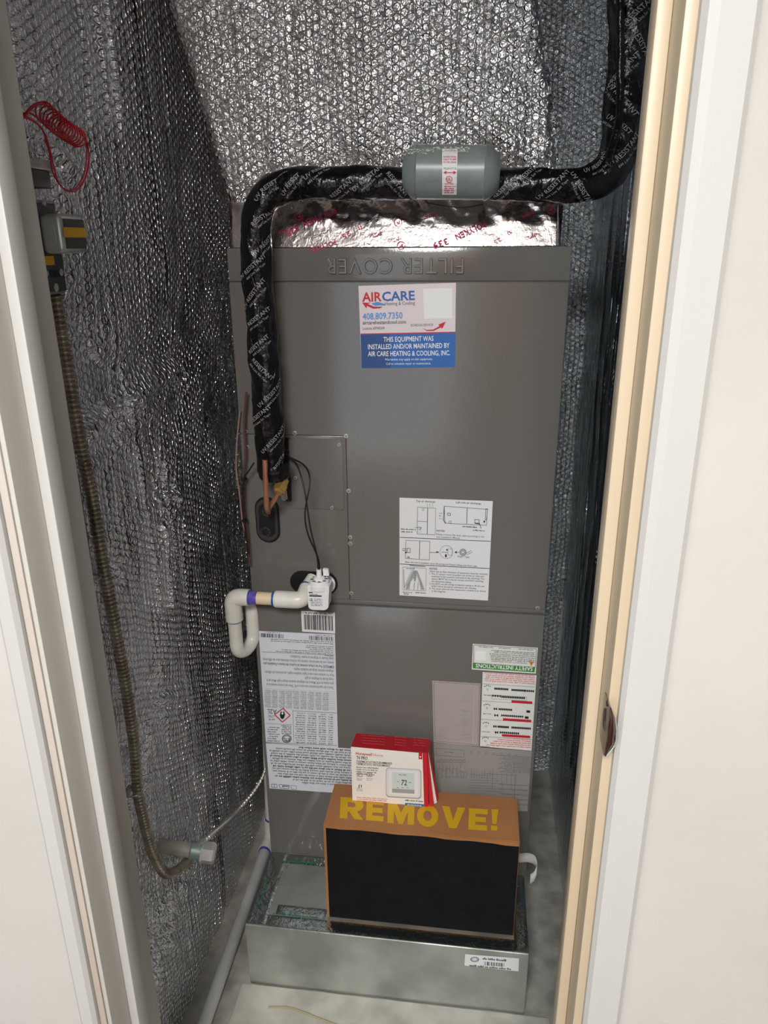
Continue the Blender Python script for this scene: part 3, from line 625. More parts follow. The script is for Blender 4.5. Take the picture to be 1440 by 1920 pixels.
# wiring diagram film
st, pr = sticker('sticker', ((813, 1392), (997, 1407.5), (989, 1521), (968, 1520), (818, 1510)), E0, PAPERG, ah, 'translucent grey wiring diagram label behind the boxes')
pr.frame(((818, 1403), (870, 1407), (870, 1420), (818, 1416)), .8, INKG); ug(832, 850, 1408, 2.4, 301)
for k in range(9): pr.frame(((820+k*6, 1424), (824+k*6, 1424.4), (824+k*6, 1430), (820+k*6, 1429.6)), .8, INKG)
for k in range(7): pr.line((824+k*6.5, 1433+k % 3), (824+k*6.5, 1452-(k*5) % 9), .7, INKG).ring((884+k*14, 1411+k*.9), 2.4, .7, INKG, 10)
for x in (821, 836, 848): pr.frame(((x, 1441), (x+8, 1442), (x+8, 1458), (x, 1457)), .8, INKG)
pr.ring((864, 1452), 6.5, .8, INKG, 16).ring((870, 1453), 6.5, .8, INKG, 16)
for k in range(11): ug(930+(k*11 % 17), 994, 1408+k*3, 2, 310+k)
for k in range(9): pr.line((884+k*5, 1441+(k*7) % 11), (884+k*5, 1456), .7, INKG); pr.line((880, 1452+k*5), (920+(k*9) % 28, 1454.5+k*5), .6, INKG)
for k in range(7): pr.line((905, 1450), (968, 1454), .6, INKG).line((914+k*9, 1450), (914+k*9, 1468+(k*13) % 26), .6, INKG)
pr.line((966, 1455), (964, 1512), .8, INKG)
for k in range(5): ug(936, 990, 1462+k*9, 2, 330+k)
pr.build('print', st)

# ================================================================ foil duct over the cabinet
du = empty('foil_duct', (0, .27, H1), 'crinkled silver bubble-foil duct rising from the top of the grey cabinet', 'duct')
def duct_face(side):
    n, m_ = (230, 300) if side == 'front' else (90, 200)
    z0, z1 = 1.655, ZC-.005
    s = np.linspace(0, 1, n)[None].repeat(m_, 0); z = np.linspace(z0, z1, m_)[:, None].repeat(n, 1); t = (z-1.66)/.324
    xl = np.maximum(-.309-.085*np.clip(t, 0, 9), -.405); xr = .295-.060*t; yf, yb = .035, .50
    if side == 'front':
        x = xl+(xr-xl)*s; edge = np.clip(np.minimum(s, 1-s)/.03, 0, 1)
        hh = folds(x, z, 41, [(-.05, 1.70, .05, .012), (.20, 1.69, .06, .014), (-.2, 1.69, .05, .01)], [(x_, 1.66, 2.4, .0022, -.004) for x_ in (-.28, -.235, -.17, -.115, -.075, -.02, .03, .075, .11, .155)], 1.1)
        hh = hh+.010*np.sin((x*.8+(z-1.66)*1.5)*60+4*vnoise(x*6, z*6, 5))*np.clip((x-.02)/.18, 0, 1)*.28
        hh = hh+.018*np.sin(PI*s)*np.clip(t, 0, 1)
        y = yf-.006-hh*edge+.02*(1-edge)**2; y = np.minimum(y, yf+.03)
        Q = np.stack([x, y, z], 2)
    else:
        y = yf+.012+(yb-yf)*s; b = xr if side == 'right' else xl
        hh = folds(y, z, 43, [], [], .8)*.6*np.clip(np.minimum(s, 1-s)/.05, 0, 1)
        x = b+(hh if side == 'right' else -hh); 
        if side == 'left': x = np.maximum(x, XL+.025)
        Q = np.stack([x, y, z], 2)
        if side == 'left': Q = Q[:, ::-1]
    return grid_mesh('foil_face', Q, n, m_, FOILD, du)
for s_ in ('front', 'right', 'left'): duct_face(s_)
# taped collar between duct and cabinet
def collar():
    n, m_ = 400, 60
    s = np.linspace(0, 1, n)[None].repeat(m_, 0); t = np.linspace(0, 1, m_)[:, None].repeat(n, 1)
    x = -.307+(.600)*s+(-.002)*t; z = H1+.001+t*.078; 
    y = .002+.0195*t
    c = .0055*(vnoise(x*38+z*20, z*34, 61)-.5)+.0008*(vnoise(x*150, z*120, 62)-.5)+.003*(vnoise(x*12, z*26, 67)-.5)
    c = c*np.clip((t-.08)/.1, .10, 1)*(.15+.85*np.clip((t-.42)/.2, 0, 1))
    rr = np.clip((np.abs(s-.5)-.485)/.015, 0, 1); y = y-c+rr**2*.02
    Q = np.stack([x, y, z], 2); o = grid_mesh('foil_tape', Q, n, m_, TAPEF, du); o['label'] = 'printed silver foil tape collar'
    sd = []
    for k, xx in ((0, .293), (1, -.307)):
        yy = np.linspace(.02, .5, 60)[None].repeat(20, 0); zz = np.linspace(H1+.001, H1+.08, 20)[:, None].repeat(60, 1)
        q = np.stack([xx+.003*(vnoise(yy*60, zz*60, 66)-.5), yy, zz], 2); 
        if k: q = q[:, ::-1]
        grid_mesh('foil_tape', q, 60, 20, TAPEF, du)
    return o
co = collar()
def collar_pt(px, py):       # print lies just proud of the collar
    t = .5
    for _ in range(4):
        p = P(px, py, 'y', .002+.0195*t-(.0034 if t < .42 else .0052)); t = min(max((p[2]-H1)/.078, 0), 1)
    return p
pr = Print(collar_pt)
for A_, B_, h in (((628, 389), (565, 416), 12), ((908, 413), (852, 440), 12), ((628, 449), (580, 466), 9)): pr.text('POLYKEN', A_, B_, h, MAG, .02)
pr.text('339', (555, 420), (534, 434), 12, MAG, .02).text('339', (838, 446), (810, 456), 12, MAG, .02)
pr.text('II / 25', (675, 420), (640, 440), 9, MAG).text('II / 25', (955, 432), (925, 452), 8, MAG)
for c_ in ((746, 416), (1032, 392), (752, 465-5), (560, 405)): pr.ring(c_, 8, 1.4, MAG, 16).text('P', (c_[0]+3, c_[1]-3), (c_[0]-3, c_[1]-2), 6, MAG, .03)
for x, y in ((700, 437), (800, 402), (985, 398), (735, 446), (520, 432), (990, 440)):
    pr.text('PRINTED', (x+16, y-5), (x-8, y+4), 4, MAG).greek((x+16, y), (x-6, y+8), 3, MAG, x)
pr.build('print', co)

# ================================================================ refrigerant line
YP = -.075
def PP(px, py, y=YP): return P(px, py, 'y', y)
rl = empty('refrigerant_line', tuple(PP(500, 890)), 'pipe wrapped in glossy black printed tape, running over the cabinet top and down its left', 'pipe')
R1 = .0265
def wrapw(seed, fl=0.):
    rng = np.random.RandomState(seed); ph = rng.rand(6)*6
    def w_(k, th):
        s = 0
        for i, (a, b, c_) in enumerate(((1, .11, .05), (2, -.17, .045), (3, .23, .04), (5, .31, .025), (2, .5, .025), (7, -.13, .018))): s += c_*math.sin(a*th+b*k+ph[i])
        sp = ((k*.055+th/(2*PI)) % 1.); return 1+s*.8+.05*(sp**6)
    return w_
pl_ = arc_path([PP(507, 884), PP(499, 700), PP(480, 520), PP(483, 345), PP(640, 343), PP(770, 345)], .07, .004)
seg1 = tube('tape_wrap', pl_, np.interp(np.linspace(0, 1, len(pl_)), (0, .12, .5, 1), (.0245, .0275, R1, R1-.001)), BLACKT, rl, 28, True, wrapw(1))
pl2 = arc_path([PP(920, 347), PP(1010, 347), PP(1150, 345, -.06), PP(1178, 180, -.03), PP(1181, -10, -.02), PP(1186, -330, 0)], .085, .004)
seg2 = tube('tape_wrap', pl2, np.interp(np.linspace(0, 1, len(pl2)), (0, .22, .4, 1), (.024, .0265, .0325, .034)), BLACKT, rl, 28, True, wrapw(2))
# thin companion pipe under the tape gives the ridge seen along the right riser
p3 = arc_path([PP(1140, 300, -.10), PP(1160, 240, -.082), PP(1163, 180, -.066), PP(1163, -20, -.058), PP(1170, -300, -.04)], .06, .005)
tube('cable_ridge', p3, .0065, BLACKT, rl, 10)
def wrap_print(path, radf, items, parent, m_=PRINTW):
    """items: (position 0..1 along the pipe, angle around, size, slant, text)"""
    t, a, b = frames(path); n = len(path); s = np.r_[0, np.cumsum(np.linalg.norm(np.diff(path, axis=0), axis=1))]
    V, F_ = [], []
    for (pos, ang, h, sl, tx) in items:
        v, f, wd = glyphs(tx, 0.); base = len(V)
        for x, y in v:
            X = (x-wd/2)*h/.7; Y = y*h/.7; al = X*math.cos(sl)-Y*math.sin(sl); ar = X*math.sin(sl)+Y*math.cos(sl)
            ss = min(max(s[-1]*pos+al, s[1]), s[-2]); k = min(int(np.searchsorted(s, ss)), n-1)
            c_ = np.array([np.interp(ss, s, path[:, i]) for i in range(3)]); rr = radf*1.0; th = ang-ar/rr
            V.append((c_, k, th))
        F_ += [tuple(base+j for j in ff) for ff in f]
    return V, F_, a, b
def apply_print(path, o, items, wob, radii):
    V, F_, a, b = wrap_print(path, R1, items, None)
    out = []
    for c_, k, th in V: r = radii[k]*wob(k, th)+.0012; out.append(c_+r*(math.cos(th)*a[k]+math.sin(th)*b[k]))
    mesh('print', out, F_, PRINTW, o)
rad1 = np.interp(np.linspace(0, 1, len(pl_)), (0, .12, .5, 1), (.0245, .0275, R1, R1-.001)); rad2 = np.interp(np.linspace(0, 1, len(pl2)), (0, .22, .4, 1), (.024, .0265, .0325, .034))
def facing(path, pos):      # angle of the side that faces the room
    t, a, b = frames(path); k = int(pos*(len(path)-1)); d = CAM-path[k]; return math.atan2(d@b[k], d@a[k])
def auto_items(path, n, seed, slants):
    R_ = random.Random(seed); it = []; t, a, b = frames(path)
    for k in range(n):
        pos = (k+.5)/n; q = int(pos*(len(path)-1)); an = facing(path, pos)+R_.choice((-.7, -.3, .1, .4, .8)); des = R_.choice(slants)+R_.uniform(-.12, .12)
        sl = des-math.atan2(t[q][2], t[q][0]); sz = .0072
        tx = R_.choice(('UV RESISTANT', 'UV RESISTANT', 'UV RESIST', 'RESISTANT')); it.append((pos, an, sz, sl, tx))
        it.append((pos+.0095*math.sin(sl)/1.0, an+.0095*math.cos(sl)/R1, .0042, sl, '444 Line Set Tape'))
    return it
apply_print(pl_, seg1, auto_items(pl_, 17, 5, (.75, .75, .7, -.75)), wrapw(1), rad1)
apply_print(pl2, seg2, auto_items(pl2, 17, 9, (.75, -1.1, .8, -.9)), wrapw(2), rad2)
# raised spiral wrinkles of the tape
for path, sd, cnt in ((pl_, 3, 26), (pl2, 4, 18)):
    rg = random.Random(sd); t, a, b = frames(path); tw = wrapw(1 if sd == 3 else 2); rads = rad1 if sd == 3 else rad2
    V, F_ = [], []
    for _ in range(cnt):
        k0 = rg.randint(4, len(path)-22); L_ = rg.randint(8, 18); th0 = facing(path, k0/len(path))+rg.uniform(-1.3, 1.3); dth = rg.uniform(-.09, .09); base = len(V)
        for q in range(L_):
            k = k0+q; th = th0+dth*q; e = math.sin(PI*q/(L_-1)); r = rads[k]*tw(k, th)
            for dd, hh in ((-.055, -.0005), (0, .0016*e), (.055, -.0005)): V.append(path[k]+(r+hh)*(math.cos(th+dd)*a[k]+math.sin(th+dd)*b[k]))
        F_ += [(base+3*q+j, base+3*q+j+1, base+3*q+j+4, base+3*q+j+3) for q in range(L_-1) for j in (0, 1)]
    o = mesh('tape_wrinkles', V, F_, BLACKT, rl, smooth=True); o['kind'] = 'stuff'
# bare end of the wrap and metalwork at the valve
lathe('tape_collar', PP(512, 868, -.07), PP(516, 897, -.07), [(0, .029), (.4, .031), (.8, .030), (1, .026)], BLACKT, rl)
cp = arc_path([PP(497, 862, -.098), PP(499, 930, -.098), PP(500, 952, -.09), PP(503, 962, -.06), PP(503, 958, .002)], .02, .003)
tube('copper_pipe', cp, .0052, COPPER, rl, 14)
cp = arc_path([PP(529, 915, -.085), PP(514, 938, -.085), PP(504, 953, -.07), PP(504, 957, -.03)], .012, .003)
tube('copper_pipe', cp, .0048, COPPER, rl, 14)
vb = lathe('brass_fitting', PP(536, 893, -.06), PP(521, 925, -.092), [(0, .007), (.22, .007), (.24, .011), (.55, .0115), (.57, .0135), (.86, .0135), (.88, .010), (1, .0085)], BRASS, rl, 6)
lathe('brass_fitting', PP(531, 878, -.05), PP(533, 900, -.055), [(0, .006), (.3, .006), (.32, .009), (.7, .009), (.72, .007), (1, .007)], BRASS, rl, 16)
prism('valve_plate', [P(x, y, 'y', -.006) for x, y in ((526, 922), (538, 918), (540, 935), (534, 939), (528, 936))], (0, -.003, 0), SCREWM, rl, .0006)

# filter drier
fd = empty('filter_drier', tuple(PP(845, 322)), 'grey enamelled filter drier canister in the black pipe above the cabinet', 'filter drier')
A_, B_ = PP(757, 323, -.095), PP(937, 324, -.095); RD = .0405
L_ = float(np.linalg.norm(B_-A_))
lathe('canister', A_, B_, [(0, .024), (.03, .030), (.08, .0385), (.12, .041), (.135, .0425), (.15, .0405), (.84, .0405), (.855, .0425), (.87, .041), (.92, .037), (.97, .029), (1, .022)], DRIER, fd, 40)
# thread of white sealant along the top shoulder
def drier_pt(px, py):
    """point on the canister skin seen at the pixel"""
    d = fw*F_PX+rt*(px-720)-up*(py-960); d = d/np.linalg.norm(d); ax = (B_-A_)/L_
    o_ = CAM-A_; dp = d-ax*(d@ax); op = o_-ax*(o_@ax); a = dp@dp; b = 2*dp@op; c_ = op@op-(.0408)**2; D = b*b-4*a*c_
    t = (-b-math.sqrt(max(D, 0)))/(2*a); return CAM+d*t
def dsticker(q, name, m_, n=8):
    V = []; 
    for j in range(n+1):
        for i in (0, 1):
            a = [q[0][k]+(q[3][k]-q[0][k])*j/n for k in (0, 1)]; b = [q[1][k]+(q[2][k]-q[1][k])*j/n for k in (0, 1)]; V.append(drier_pt(*(a if i == 0 else b)))
    V = np.array(V); ax = (B_-A_)/L_; out = []
    for v in V: rad = (v-A_)-ax*((v-A_)@ax); out.append(v+rad/np.linalg.norm(rad)*.0003)
    return mesh(name, out, [(2*j, 2*j+1, 2*j+3, 2*j+2) for j in range(n)], m_, fd)
ds = dsticker(((829, 279), (858, 279), (856, 365), (829, 365)), 'sticker', PAPER); ds['label'] = 'white sticker with red print and arrow'
def dmap(px, py):
    v = drier_pt(px, py); ax = (B_-A_)/L_; rad = (v-A_)-ax*((v-A_)@ax); return v+rad/np.linalg.norm(rad)*.0007
pr = Print(dmap)
for k, t in enumerate(('BI-DIRECTIONAL', 'HEAT PUMP', 'FILTER DRIER')): pr.text(t, (831.5, 296+k*5), (856, 296+k*5), 3.3, RED, .01)
pr.poly([(832, 284), (846, 280.5), (856, 283), (846, 282.5)], RED).text('PSG4-HT1SS', (832, 318), (856, 318), 4, INKG, .006)
pr.poly([(831, 323.5), (837, 320), (837, 322.7), (850, 322.7), (850, 320), (856, 323.5), (850, 327), (850, 324.3), (837, 324.3), (837, 327)], RED)
pr.ring((842, 336), 6.2, 1.2, RED, 20).text('UL', (838.5, 339), (845.5, 338), 5.5, RED, .03).text('LISTED', (834, 345.5), (850, 345.5), 3, RED, .01)
for k in range(4): pr.greek((833, 350+k*3.8), (855-k % 2*4, 350+k*3.8), 2.2, RED, 400+k)
pr.build('print', ds)
fdc = spline([PP(800, 380, -.1), PP(835, 386, -.11), PP(870, 389, -.11), PP(905, 383, -.1)], 20)
tube('tie_wire', fdc, .0012, BLACKP, fd, 6)
rg = random.Random(4); V, F_ = [], []
for k in range(150):
    px = rg.uniform(765, 880); py = 276+rg.uniform(0, 9)+(4 if px < 800 else 0); c_ = dmap(px, py); s_ = rg.uniform(.0008, .0022); b0 = len(V)
    for d in ((s_, 0, 0), (0, s_*.3, s_*.5), (-s_, 0, 0), (0, -s_*.3, -s_*.5), (0, -s_*.5, s_*.3)): V.append(c_+np.array(d))
    F_ += [(b0, b0+1, b0+4), (b0+1, b0+2, b0+4), (b0+2, b0+3, b0+4), (b0+3, b0, b0+4)]
o = mesh('white_sealant', V, F_, mat('white_residue', (196, 198, 192), .8), fd); o['kind'] = 'stuff'

# ================================================================ drain trap and float switch
YT = -.055
dt = empty('drain_trap', tuple(P(540, 1120, 'y', YT)), 'white plastic drain trap with purple joint, curling down beside the cabinet left edge', 'pipe')
hx = P(582, 1090, 'y', 0)
h0 = P(528, 1121, 'y', YT); h1 = P(430, 1121, 'y', YT); zt = (h0[2]+h1[2])/2
a0 = np.array([P(588, 1085, 'y', -.002)[0], -.002, P(588, 1085, 'y', -.002)[2]]); a1 = P(562, 1121, 'y', YT); a1[2] = zt
tube('pipe', [a0, a0+(a1-a0)*.55], .0155, PVC, dt, 20)
tube('glue_ring', [a0+(a1-a0)*.38, a0+(a1-a0)*.44], .0168, BLUECM, dt, 20)
el = arc_path([a0+(a1-a0)*.44, a1+np.array([.006, 0, 0]), (h0[0]-.014, YT, zt)], .022, .003)
tube('elbow', el, np.interp(np.linspace(0, 1, len(el)), (0, .6, .97, 1), (.0172, .0178, .0178, .0165)), PVC, dt, 24)
xa = P(513, 1121, 'y', YT)[0]; xb = P(467, 1121, 'y', YT)[0]
tube('pipe', [(xa+.003, YT, zt), (xb-.003, YT, zt)], .0134, CREAMPV, dt, 20)
tube('primer_band', [(xb+.018, YT, zt), (xb-.001, YT, zt)], .0138, PURPLE, dt, 20)
tube('glue_ring', [(xa+.002, YT, zt), (xa-.002, YT, zt)], .0150, BLUECM, dt, 20); tube('glue_ring', [(xb+.002, YT, zt), (xb-.002, YT, zt)], .0150, BLUECM, dt, 20)
xd = P(437, 1130, 'y', YT)[0]; zd = P(440, 1162, 'y', YT)[2]
e2 = arc_path([(xb, YT, zt), (xd, YT, zt), (xd, YT, zd)], .020, .003)
tube('elbow', e2, .0178, PVC, dt, 24)
tube('glue_ring', [(xd, YT, zd+.001), (xd, YT, zd-.003)], .0156, BLUECM, dt, 20)
q0 = np.array([xd, YT, zd]); zb = P(452, 1232, 'y', YT)[2]+.016
zz = np.linspace(0, PI, 22); rU = .030; dirU = np.array([.33, .94, 0]); dirU /= np.linalg.norm(dirU)
ub = [q0+(0, 0, .004)]+[np.array([xd, YT, zb+.012])+dirU*rU*(1-math.cos(t))-np.array([0, 0, math.sin(t)*.026]) for t in zz]
ub += [ub[-1]+np.array([0, .002, .055]), ub[-1]+np.array([.0, .02, .09])]
ub = arc_path(ub, .01, .004); tube('u_bend', ub, .0142, PVC, dt, 22)

fs = empty('float_switch', tuple(P(598, 1110, 'y', -.08)), 'white plastic float switch with two black wires, beside the drain elbow', 'switch')
ys = -.085
def SP(px, py, y=ys): return P(px, py, 'y', y)
pts = [SP(576, 1098), SP(617, 1100), SP(615, 1141), SP(609, 1145), SP(584, 1144), SP(578, 1140)]
prism('housing', pts, (0, .034, 0), SWITCHW, fs, .0015)
c0 = SP(599, 1096, -.068); 
lathe('cap', c0+(0, 0, -.006), c0+(0, 0, .012), [(0, .0225), (.5, .0225), (.55, .021), (.9, .020), (1, .0185)], SWITCHW, fs, 30)
for k in range(8):
    t = 2*PI*k/8+.2; q = c0+np.array([.0145*math.cos(t), .0145*math.sin(t), .0122]); box('vent_slot', (q[0]-.0028, q[1]-.0016, q[2]), (q[0]+.0028, q[1]+.0016, q[2]+.0006), BLACKP, fs)
lathe('boss', c0+(0, 0, .012), c0+(0, 0, .018), [(0, .012), (.6, .011), (1, .007)], SWITCHW, fs, 20)
lathe('wire_sleeve', c0+(.0, 0, .016), c0+(0, 0, .034), [(0, .006), (.3, .0055), (1, .005)], SWITCHW, fs, 16)
prism('cap_tab', [SP(605, 1067, -.06), SP(615, 1068, -.06), SP(617, 1080, -.06), SP(606, 1080, -.06)], (0, .008, 0), SWITCHW, fs, .0008)
prism('side_clip', [SP(589, 1097, -.0875), SP(598, 1097, -.0875), SP(596, 1108, -.0875), SP(591, 1111, -.0875)], (0, .004, 0), SWITCHW, fs, .0008)
lathe('mounting_nut', P(612, 1095, 'y', -.002), P(607, 1098, 'y', -.05), [(0, .020), (.3, .020), (.32, .0165), (1, .0165)], SWITCHW, fs, 24)
pr = Print(U(-ys+.0004))
pr.line((579, 1111), (586, 1111.2), 2, INK).poly([(580, 1116), (603, 1116.5), (603, 1119), (580, 1118.5)], INK).greek((580, 1115), (598, 1115.3), 1.6, INK, 2).text('UL', (580.5, 1127), (587, 1127), 5, INK, .03)
for k in range(5): pr.greek((589 if k < 2 else 583, 1124+k*3), (605, 1124.3+k*3), 1.8, INKG, 420+k)
pr.build('print', fs)
top = c0+np.array([0, 0, .034])
for k, mid in enumerate((((536, 851), (557, 873), (571, 920), (582, 990), (594, 1040)), ((540, 856), (572, 874), (581, 905), (572, 960), (577, 1000), (596, 1045)))):
    pts = [P(x, y, 'y', -.012-.045*math.sin(PI*(i+.4)/6)-.01*i) for i, (x, y) in enumerate(mid)]
    tube('wire', spline(pts+[top-np.array([(.5-k)*.003, 0, .002])], 60), .0016, BLACKP, fs, 8)

# ================================================================ low-voltage wires at the left edge
lw = empty('thermostat_wires', tuple(P(455, 880, 'y', .0)), 'thin brown and clear wires tied along the left edge of the cabinet', 'wire')
tube('wire', spline([P(x, y, 'y', -.022) for x, y in ((462, 735), (458, 790), (460, 850), (456, 905), (458, 960), (464, 1000), (468, 1060))], 60), .0023, BROWNW, lw, 8)
tube('wire', spline([P(x, y, 'y', -.012) for x, y in ((450, 770), (444, 830), (443, 880), (449, 925), (455, 980), (464, 1010), (470, 1050))], 60), .0017, mat('clear_wire', (150, 120, 112), .3), lw, 8)
tube('wire', spline([P(x, y, 'y', -.04) for x, y in ((476, 868), (466, 884), (457, 900), (456, 960), (466, 1040))], 40), .0016, BLACKP, lw, 8)
for px, py in ((458, 897), (459, 975)):
    lathe('cable_tie', P(px-2, py-2, 'y', -.022), P(px+2, py+4, 'y', -.022), [(0, .006), (1, .006)], BLACKP, lw, 10)

# ================================================================ floor drain pipes
zp_ = .030
fp = empty('floor_pipe', (-.38, .19, 0), 'grey-white plastic pipe lying on the floor along the left wall, with purple-primed fitting', 'pipe')
xp, zp_ = -.378, .032
pe = P(493, 1575, 'x', xp)
tube('pipe', [(xp, .17, zp_), (xp+.004, -.60, zp_-.003)], .0145, PVCG, fp, 22)
tube('coupling', arc_path([(xp, .15, zp_), (xp+.004, .20, zp_), (xp+.006, .20, zp_+.065)], .02, .003), .0185, PVC, fp, 22)
tube('primer_band', [(xp, .152, zp_), (xp, .143, zp_)], .0165, PURPLE, fp, 22)
tube('pipe', [(xp+.006, .20, zp_+.05), (xp+.026, .20, .70)], .0145, PVC, fp, 20)
tube('primer_band', [(xp+.006, .20, zp_+.062), (xp+.0065, .20, zp_+.072)], .0158, PURPLE, fp, 22)

# ================================================================ electrical things on the left wall
def WX(px, py, x): return P(px, py, 'x', x)
eb = empty('disconnect_switch', (XL, -.4, 1.55), 'steel disconnect switch box with yellow stripes on the left foil wall', 'switch box')
xb_ = XL+.030
f0 = WX(56, 372, xb_); f1 = WX(80, 556, xb_); b0_ = WX(100, 362, xb_); b1_ = WX(126, 553, xb_)
y0_, y1_ = (f0[1]+f1[1])/2, (b0_[1]+b1_[1])/2; zt_, zb_ = f0[2], f1[2]
box('back_box', (XL-.005, y0_, zb_), (xb_, y1_, zt_), STEEL, eb, .004)
box('shaded_face_plate', (xb_-.001, y0_+.003, zb_+.004), (xb_+.002, y1_-.003, zt_-.004), DARKBD, eb, .0008)  # dark sheet puts the shade of the unlit face into the colour
xc_ = xb_+.032
g0 = WX(110, 400, xc_); g1 = WX(118, 476, xc_); g2 = WX(152, 400, xc_)
cy0, cy1 = g0[1], g2[1]+.004; cz1, cz0 = g0[2], g1[2]
cv = box('pull_cover', (xb_+.002, cy0, cz0), (xc_, cy1, cz1), STEELB, eb, .007, 3); cv['label'] = 'bright pressed steel cover with a yellow stripe'
box('shaded_side_plate', (xc_-.0005, cy0+.007, cz0+.006), (xc_+.0008, cy1-.002, cz1-.006), DARKBD, cv)  # unlit side of the cover, its shade painted as a dark sheet
zs0, zs1 = WX(118, 445, xc_)[2], WX(118, 426, xc_)[2]
box('yellow_stripe', (xc_+.0008, cy0+.004, zs0), (xc_+.0014, cy1-.001, zs1), YELM, cv)
box('pressed_panel', (xb_+.010, cy0-.0012, cz0+.014), (xc_-.008, cy0+.001, cz1-.012), STEELB, cv, .001)
za, zb2 = WX(90, 480, xb_)[2], WX(90, 497, xb_)[2]
box('yellow_stripe', (xb_+.002, y0_+.008, zb2), (xb_+.0026, (y0_+y1_)/2+.004, za), YELM, eb)
ym = (y0_+y1_)/2
for k in range(2): box('socket', (xb_+.0018, ym-.010+k*.012, WX(95, 520, xb_)[2]), (xb_+.0026, ym+.0005+k*.012, WX(95, 506, xb_)[2]), BLACKP, eb)
for y_, zpx, r in ((ym-.019, 512, .0045), (ym+.018, 512, .0045), (ym, 540, .0055)):
    z_ = WX(95, zpx, xb_)[2]; lathe('screw', (xb_+.001, y_, z_), (xb_+.0035, y_, z_), [(0, r), (.6, r), (1, r*.7)], SCREWM, eb, 12)
z_ = WX(84, 382, xb_)[2]; lathe('screw', (xb_+.001, ym, z_), (xb_+.0035, ym, z_), [(0, .004), (1, .003)], SCREWM, eb, 12)

jb = empty('wire_trough', (XL, -.45, 1.66), 'dark steel wiring box just above the disconnect switch on the left wall', 'junction box')
xj = XL+.035; j0 = WX(38, 292, xj); j1 = WX(95, 355, xj); ya = j0[1]; yb_ = WX(92, 310, xj)[1]
box('body', (XL-.005, ya-.05, WX(80, 352, xj)[2]), (xj, yb_, WX(60, 300, xj)[2]), DARKBD, jb, .002)
box('lid', (XL-.005, ya-.052, WX(60, 316, xj)[2]), (xj+.003, yb_+.003, WX(60, 296, xj)[2]), STEEL, jb, .0015)

def corrugated(name, path, rad, pitch, m_, parent=None, seg=12):
    s = float(np.sum(np.linalg.norm(np.diff(path, axis=0), axis=1))); n = int(s/pitch*6); p = spline(path[::max(1, len(path)//60)], n)
    r = [rad*(.62+.38*abs(math.sin(PI*k/6+.2))) for k in range(n)]
    return tube(name, p, r, m_, parent, seg)
def onwall(pts, x): return [WX(a, b, x) for a, b in pts]
xw = XL+.020
fc_ = empty('flexible_conduit', (XL, -.3, .6), 'long ribbed metal conduit running down the left wall from the switch box', 'conduit', 'ribbed conduits on the left wall')
corrugated('conduit', spline(onwall(((104, 552), (118, 640), (131, 720), (150, 830), (172, 930), (190, 1040), (214, 1170), (236, 1290), (252, 1400), (258, 1480), (270, 1540), (287, 1600), (312, 1638), (345, 1622), (366, 1596)), xw), 400), .0102, .0074, FLEX, fc_)
for px, py in ((180, 1083), (258, 1486)):
    p = WX(px, py, xw); o = box('strap', (XL-.002, p[1]-.022, p[2]-.006), (XL+.0035, p[1]+.012, p[2]+.006), STEEL, fc_, .001)
    tube('strap_loop', [(XL+.002+.024*math.sin(t), p[1]-.0125*math.cos(t), p[2]) for t in np.linspace(0, PI, 12)], .0022, STEEL, fc_, 6)
uc = empty('flexible_conduit', (XL, -.45, 1.75), 'short ribbed metal conduit above the dark wiring box, mostly hidden by the door jamb', 'conduit', 'ribbed conduits on the left wall')
corrugated('conduit', spline(onwall(((16, 170), (26, 220), (34, 260), (44, 296)), xw), 60), .0102, .0080, FLEX, uc)

# stub pipe with steel cap
sb = WX(300, 1586, XL); e_ = P(378, 1597, 'y', sb[1]+.01); 
ps = empty('pipe_stub', tuple(sb), 'short plaster-dusted pipe stub with a square steel cap poking out of the left wall', 'pipe')
dv = e_-sb; dvn = dv/np.linalg.norm(dv)
tube('pipe', arc_path([sb-dvn*.005, sb+dv*.5, e_], .01, .004), .0145, mat('dusty_pipe', (190, 186, 172), .6, .2, (30, (150, 148, 140)), (60, .002, 3)), ps, 20)
lathe('collar', e_-dvn*.022, e_+dvn*.002, [(0, .0155), (.1, .017), (.9, .017), (1, .016)], mat('teal_dusty_zinc', (150, 170, 168), .5, .5), ps, 20)
lathe('cap', e_, e_+dvn*.028, [(0, .024), (.12, .024), (.14, .021), (.85, .021), (1, .016)], STEELB, ps, 6)
ac = empty('armoured_cable', tuple(e_), 'thin shiny beaded metal cable rising from the pipe stub to the cabinet', 'cable')
c_end = P(498, 1438, 'y', .03)
corrugated('cable', spline([e_+np.array([-.004, 0, .018]), P(400, 1562, 'y', sb[1]+.02), P(440, 1525, 'y', -.06), P(475, 1485, 'y', -.01), P(493, 1455, 'y', .015), c_end], 200), .0046, .0078, mat('shiny_zinc', (222, 222, 216), .25, .8), ac, 10)

# coil of red wire
rw = empty('red_wire_coil', tuple(WX(90, 240, XL+.05)), 'coil of thin red wire with hanging loop beside the left door jamb', 'wire')
xr_ = XL+.05
ca, cb = WX(75, 205, xr_), WX(148, 262, xr_); ax_ = (cb-ca); Lc = np.linalg.norm(ax_); ax_ /= Lc; e1 = np.cross(ax_, (1, 0, 0)); e1 /= np.linalg.norm(e1)
e1x = np.array([1., 0, 0]); hel = []
N_ = 12
for k in range(N_*18):
    t = k/(N_*18); th = 2*PI*k/18; s_ = t**.8; rr = .0125+.0015*math.sin(k*.37)
    hel.append(ca+ax_*Lc*s_+rr*(math.cos(th)*e1+math.sin(th)*(e1x*.8+ax_*.5)))
tube('coil', hel, .0011, REDW, rw, 6)
def rwire(pts, m_=REDW, x=xr_): tube('wire', spline([WX(a, b, x) for a, b in pts], 70), .0011, m_, rw, 6)
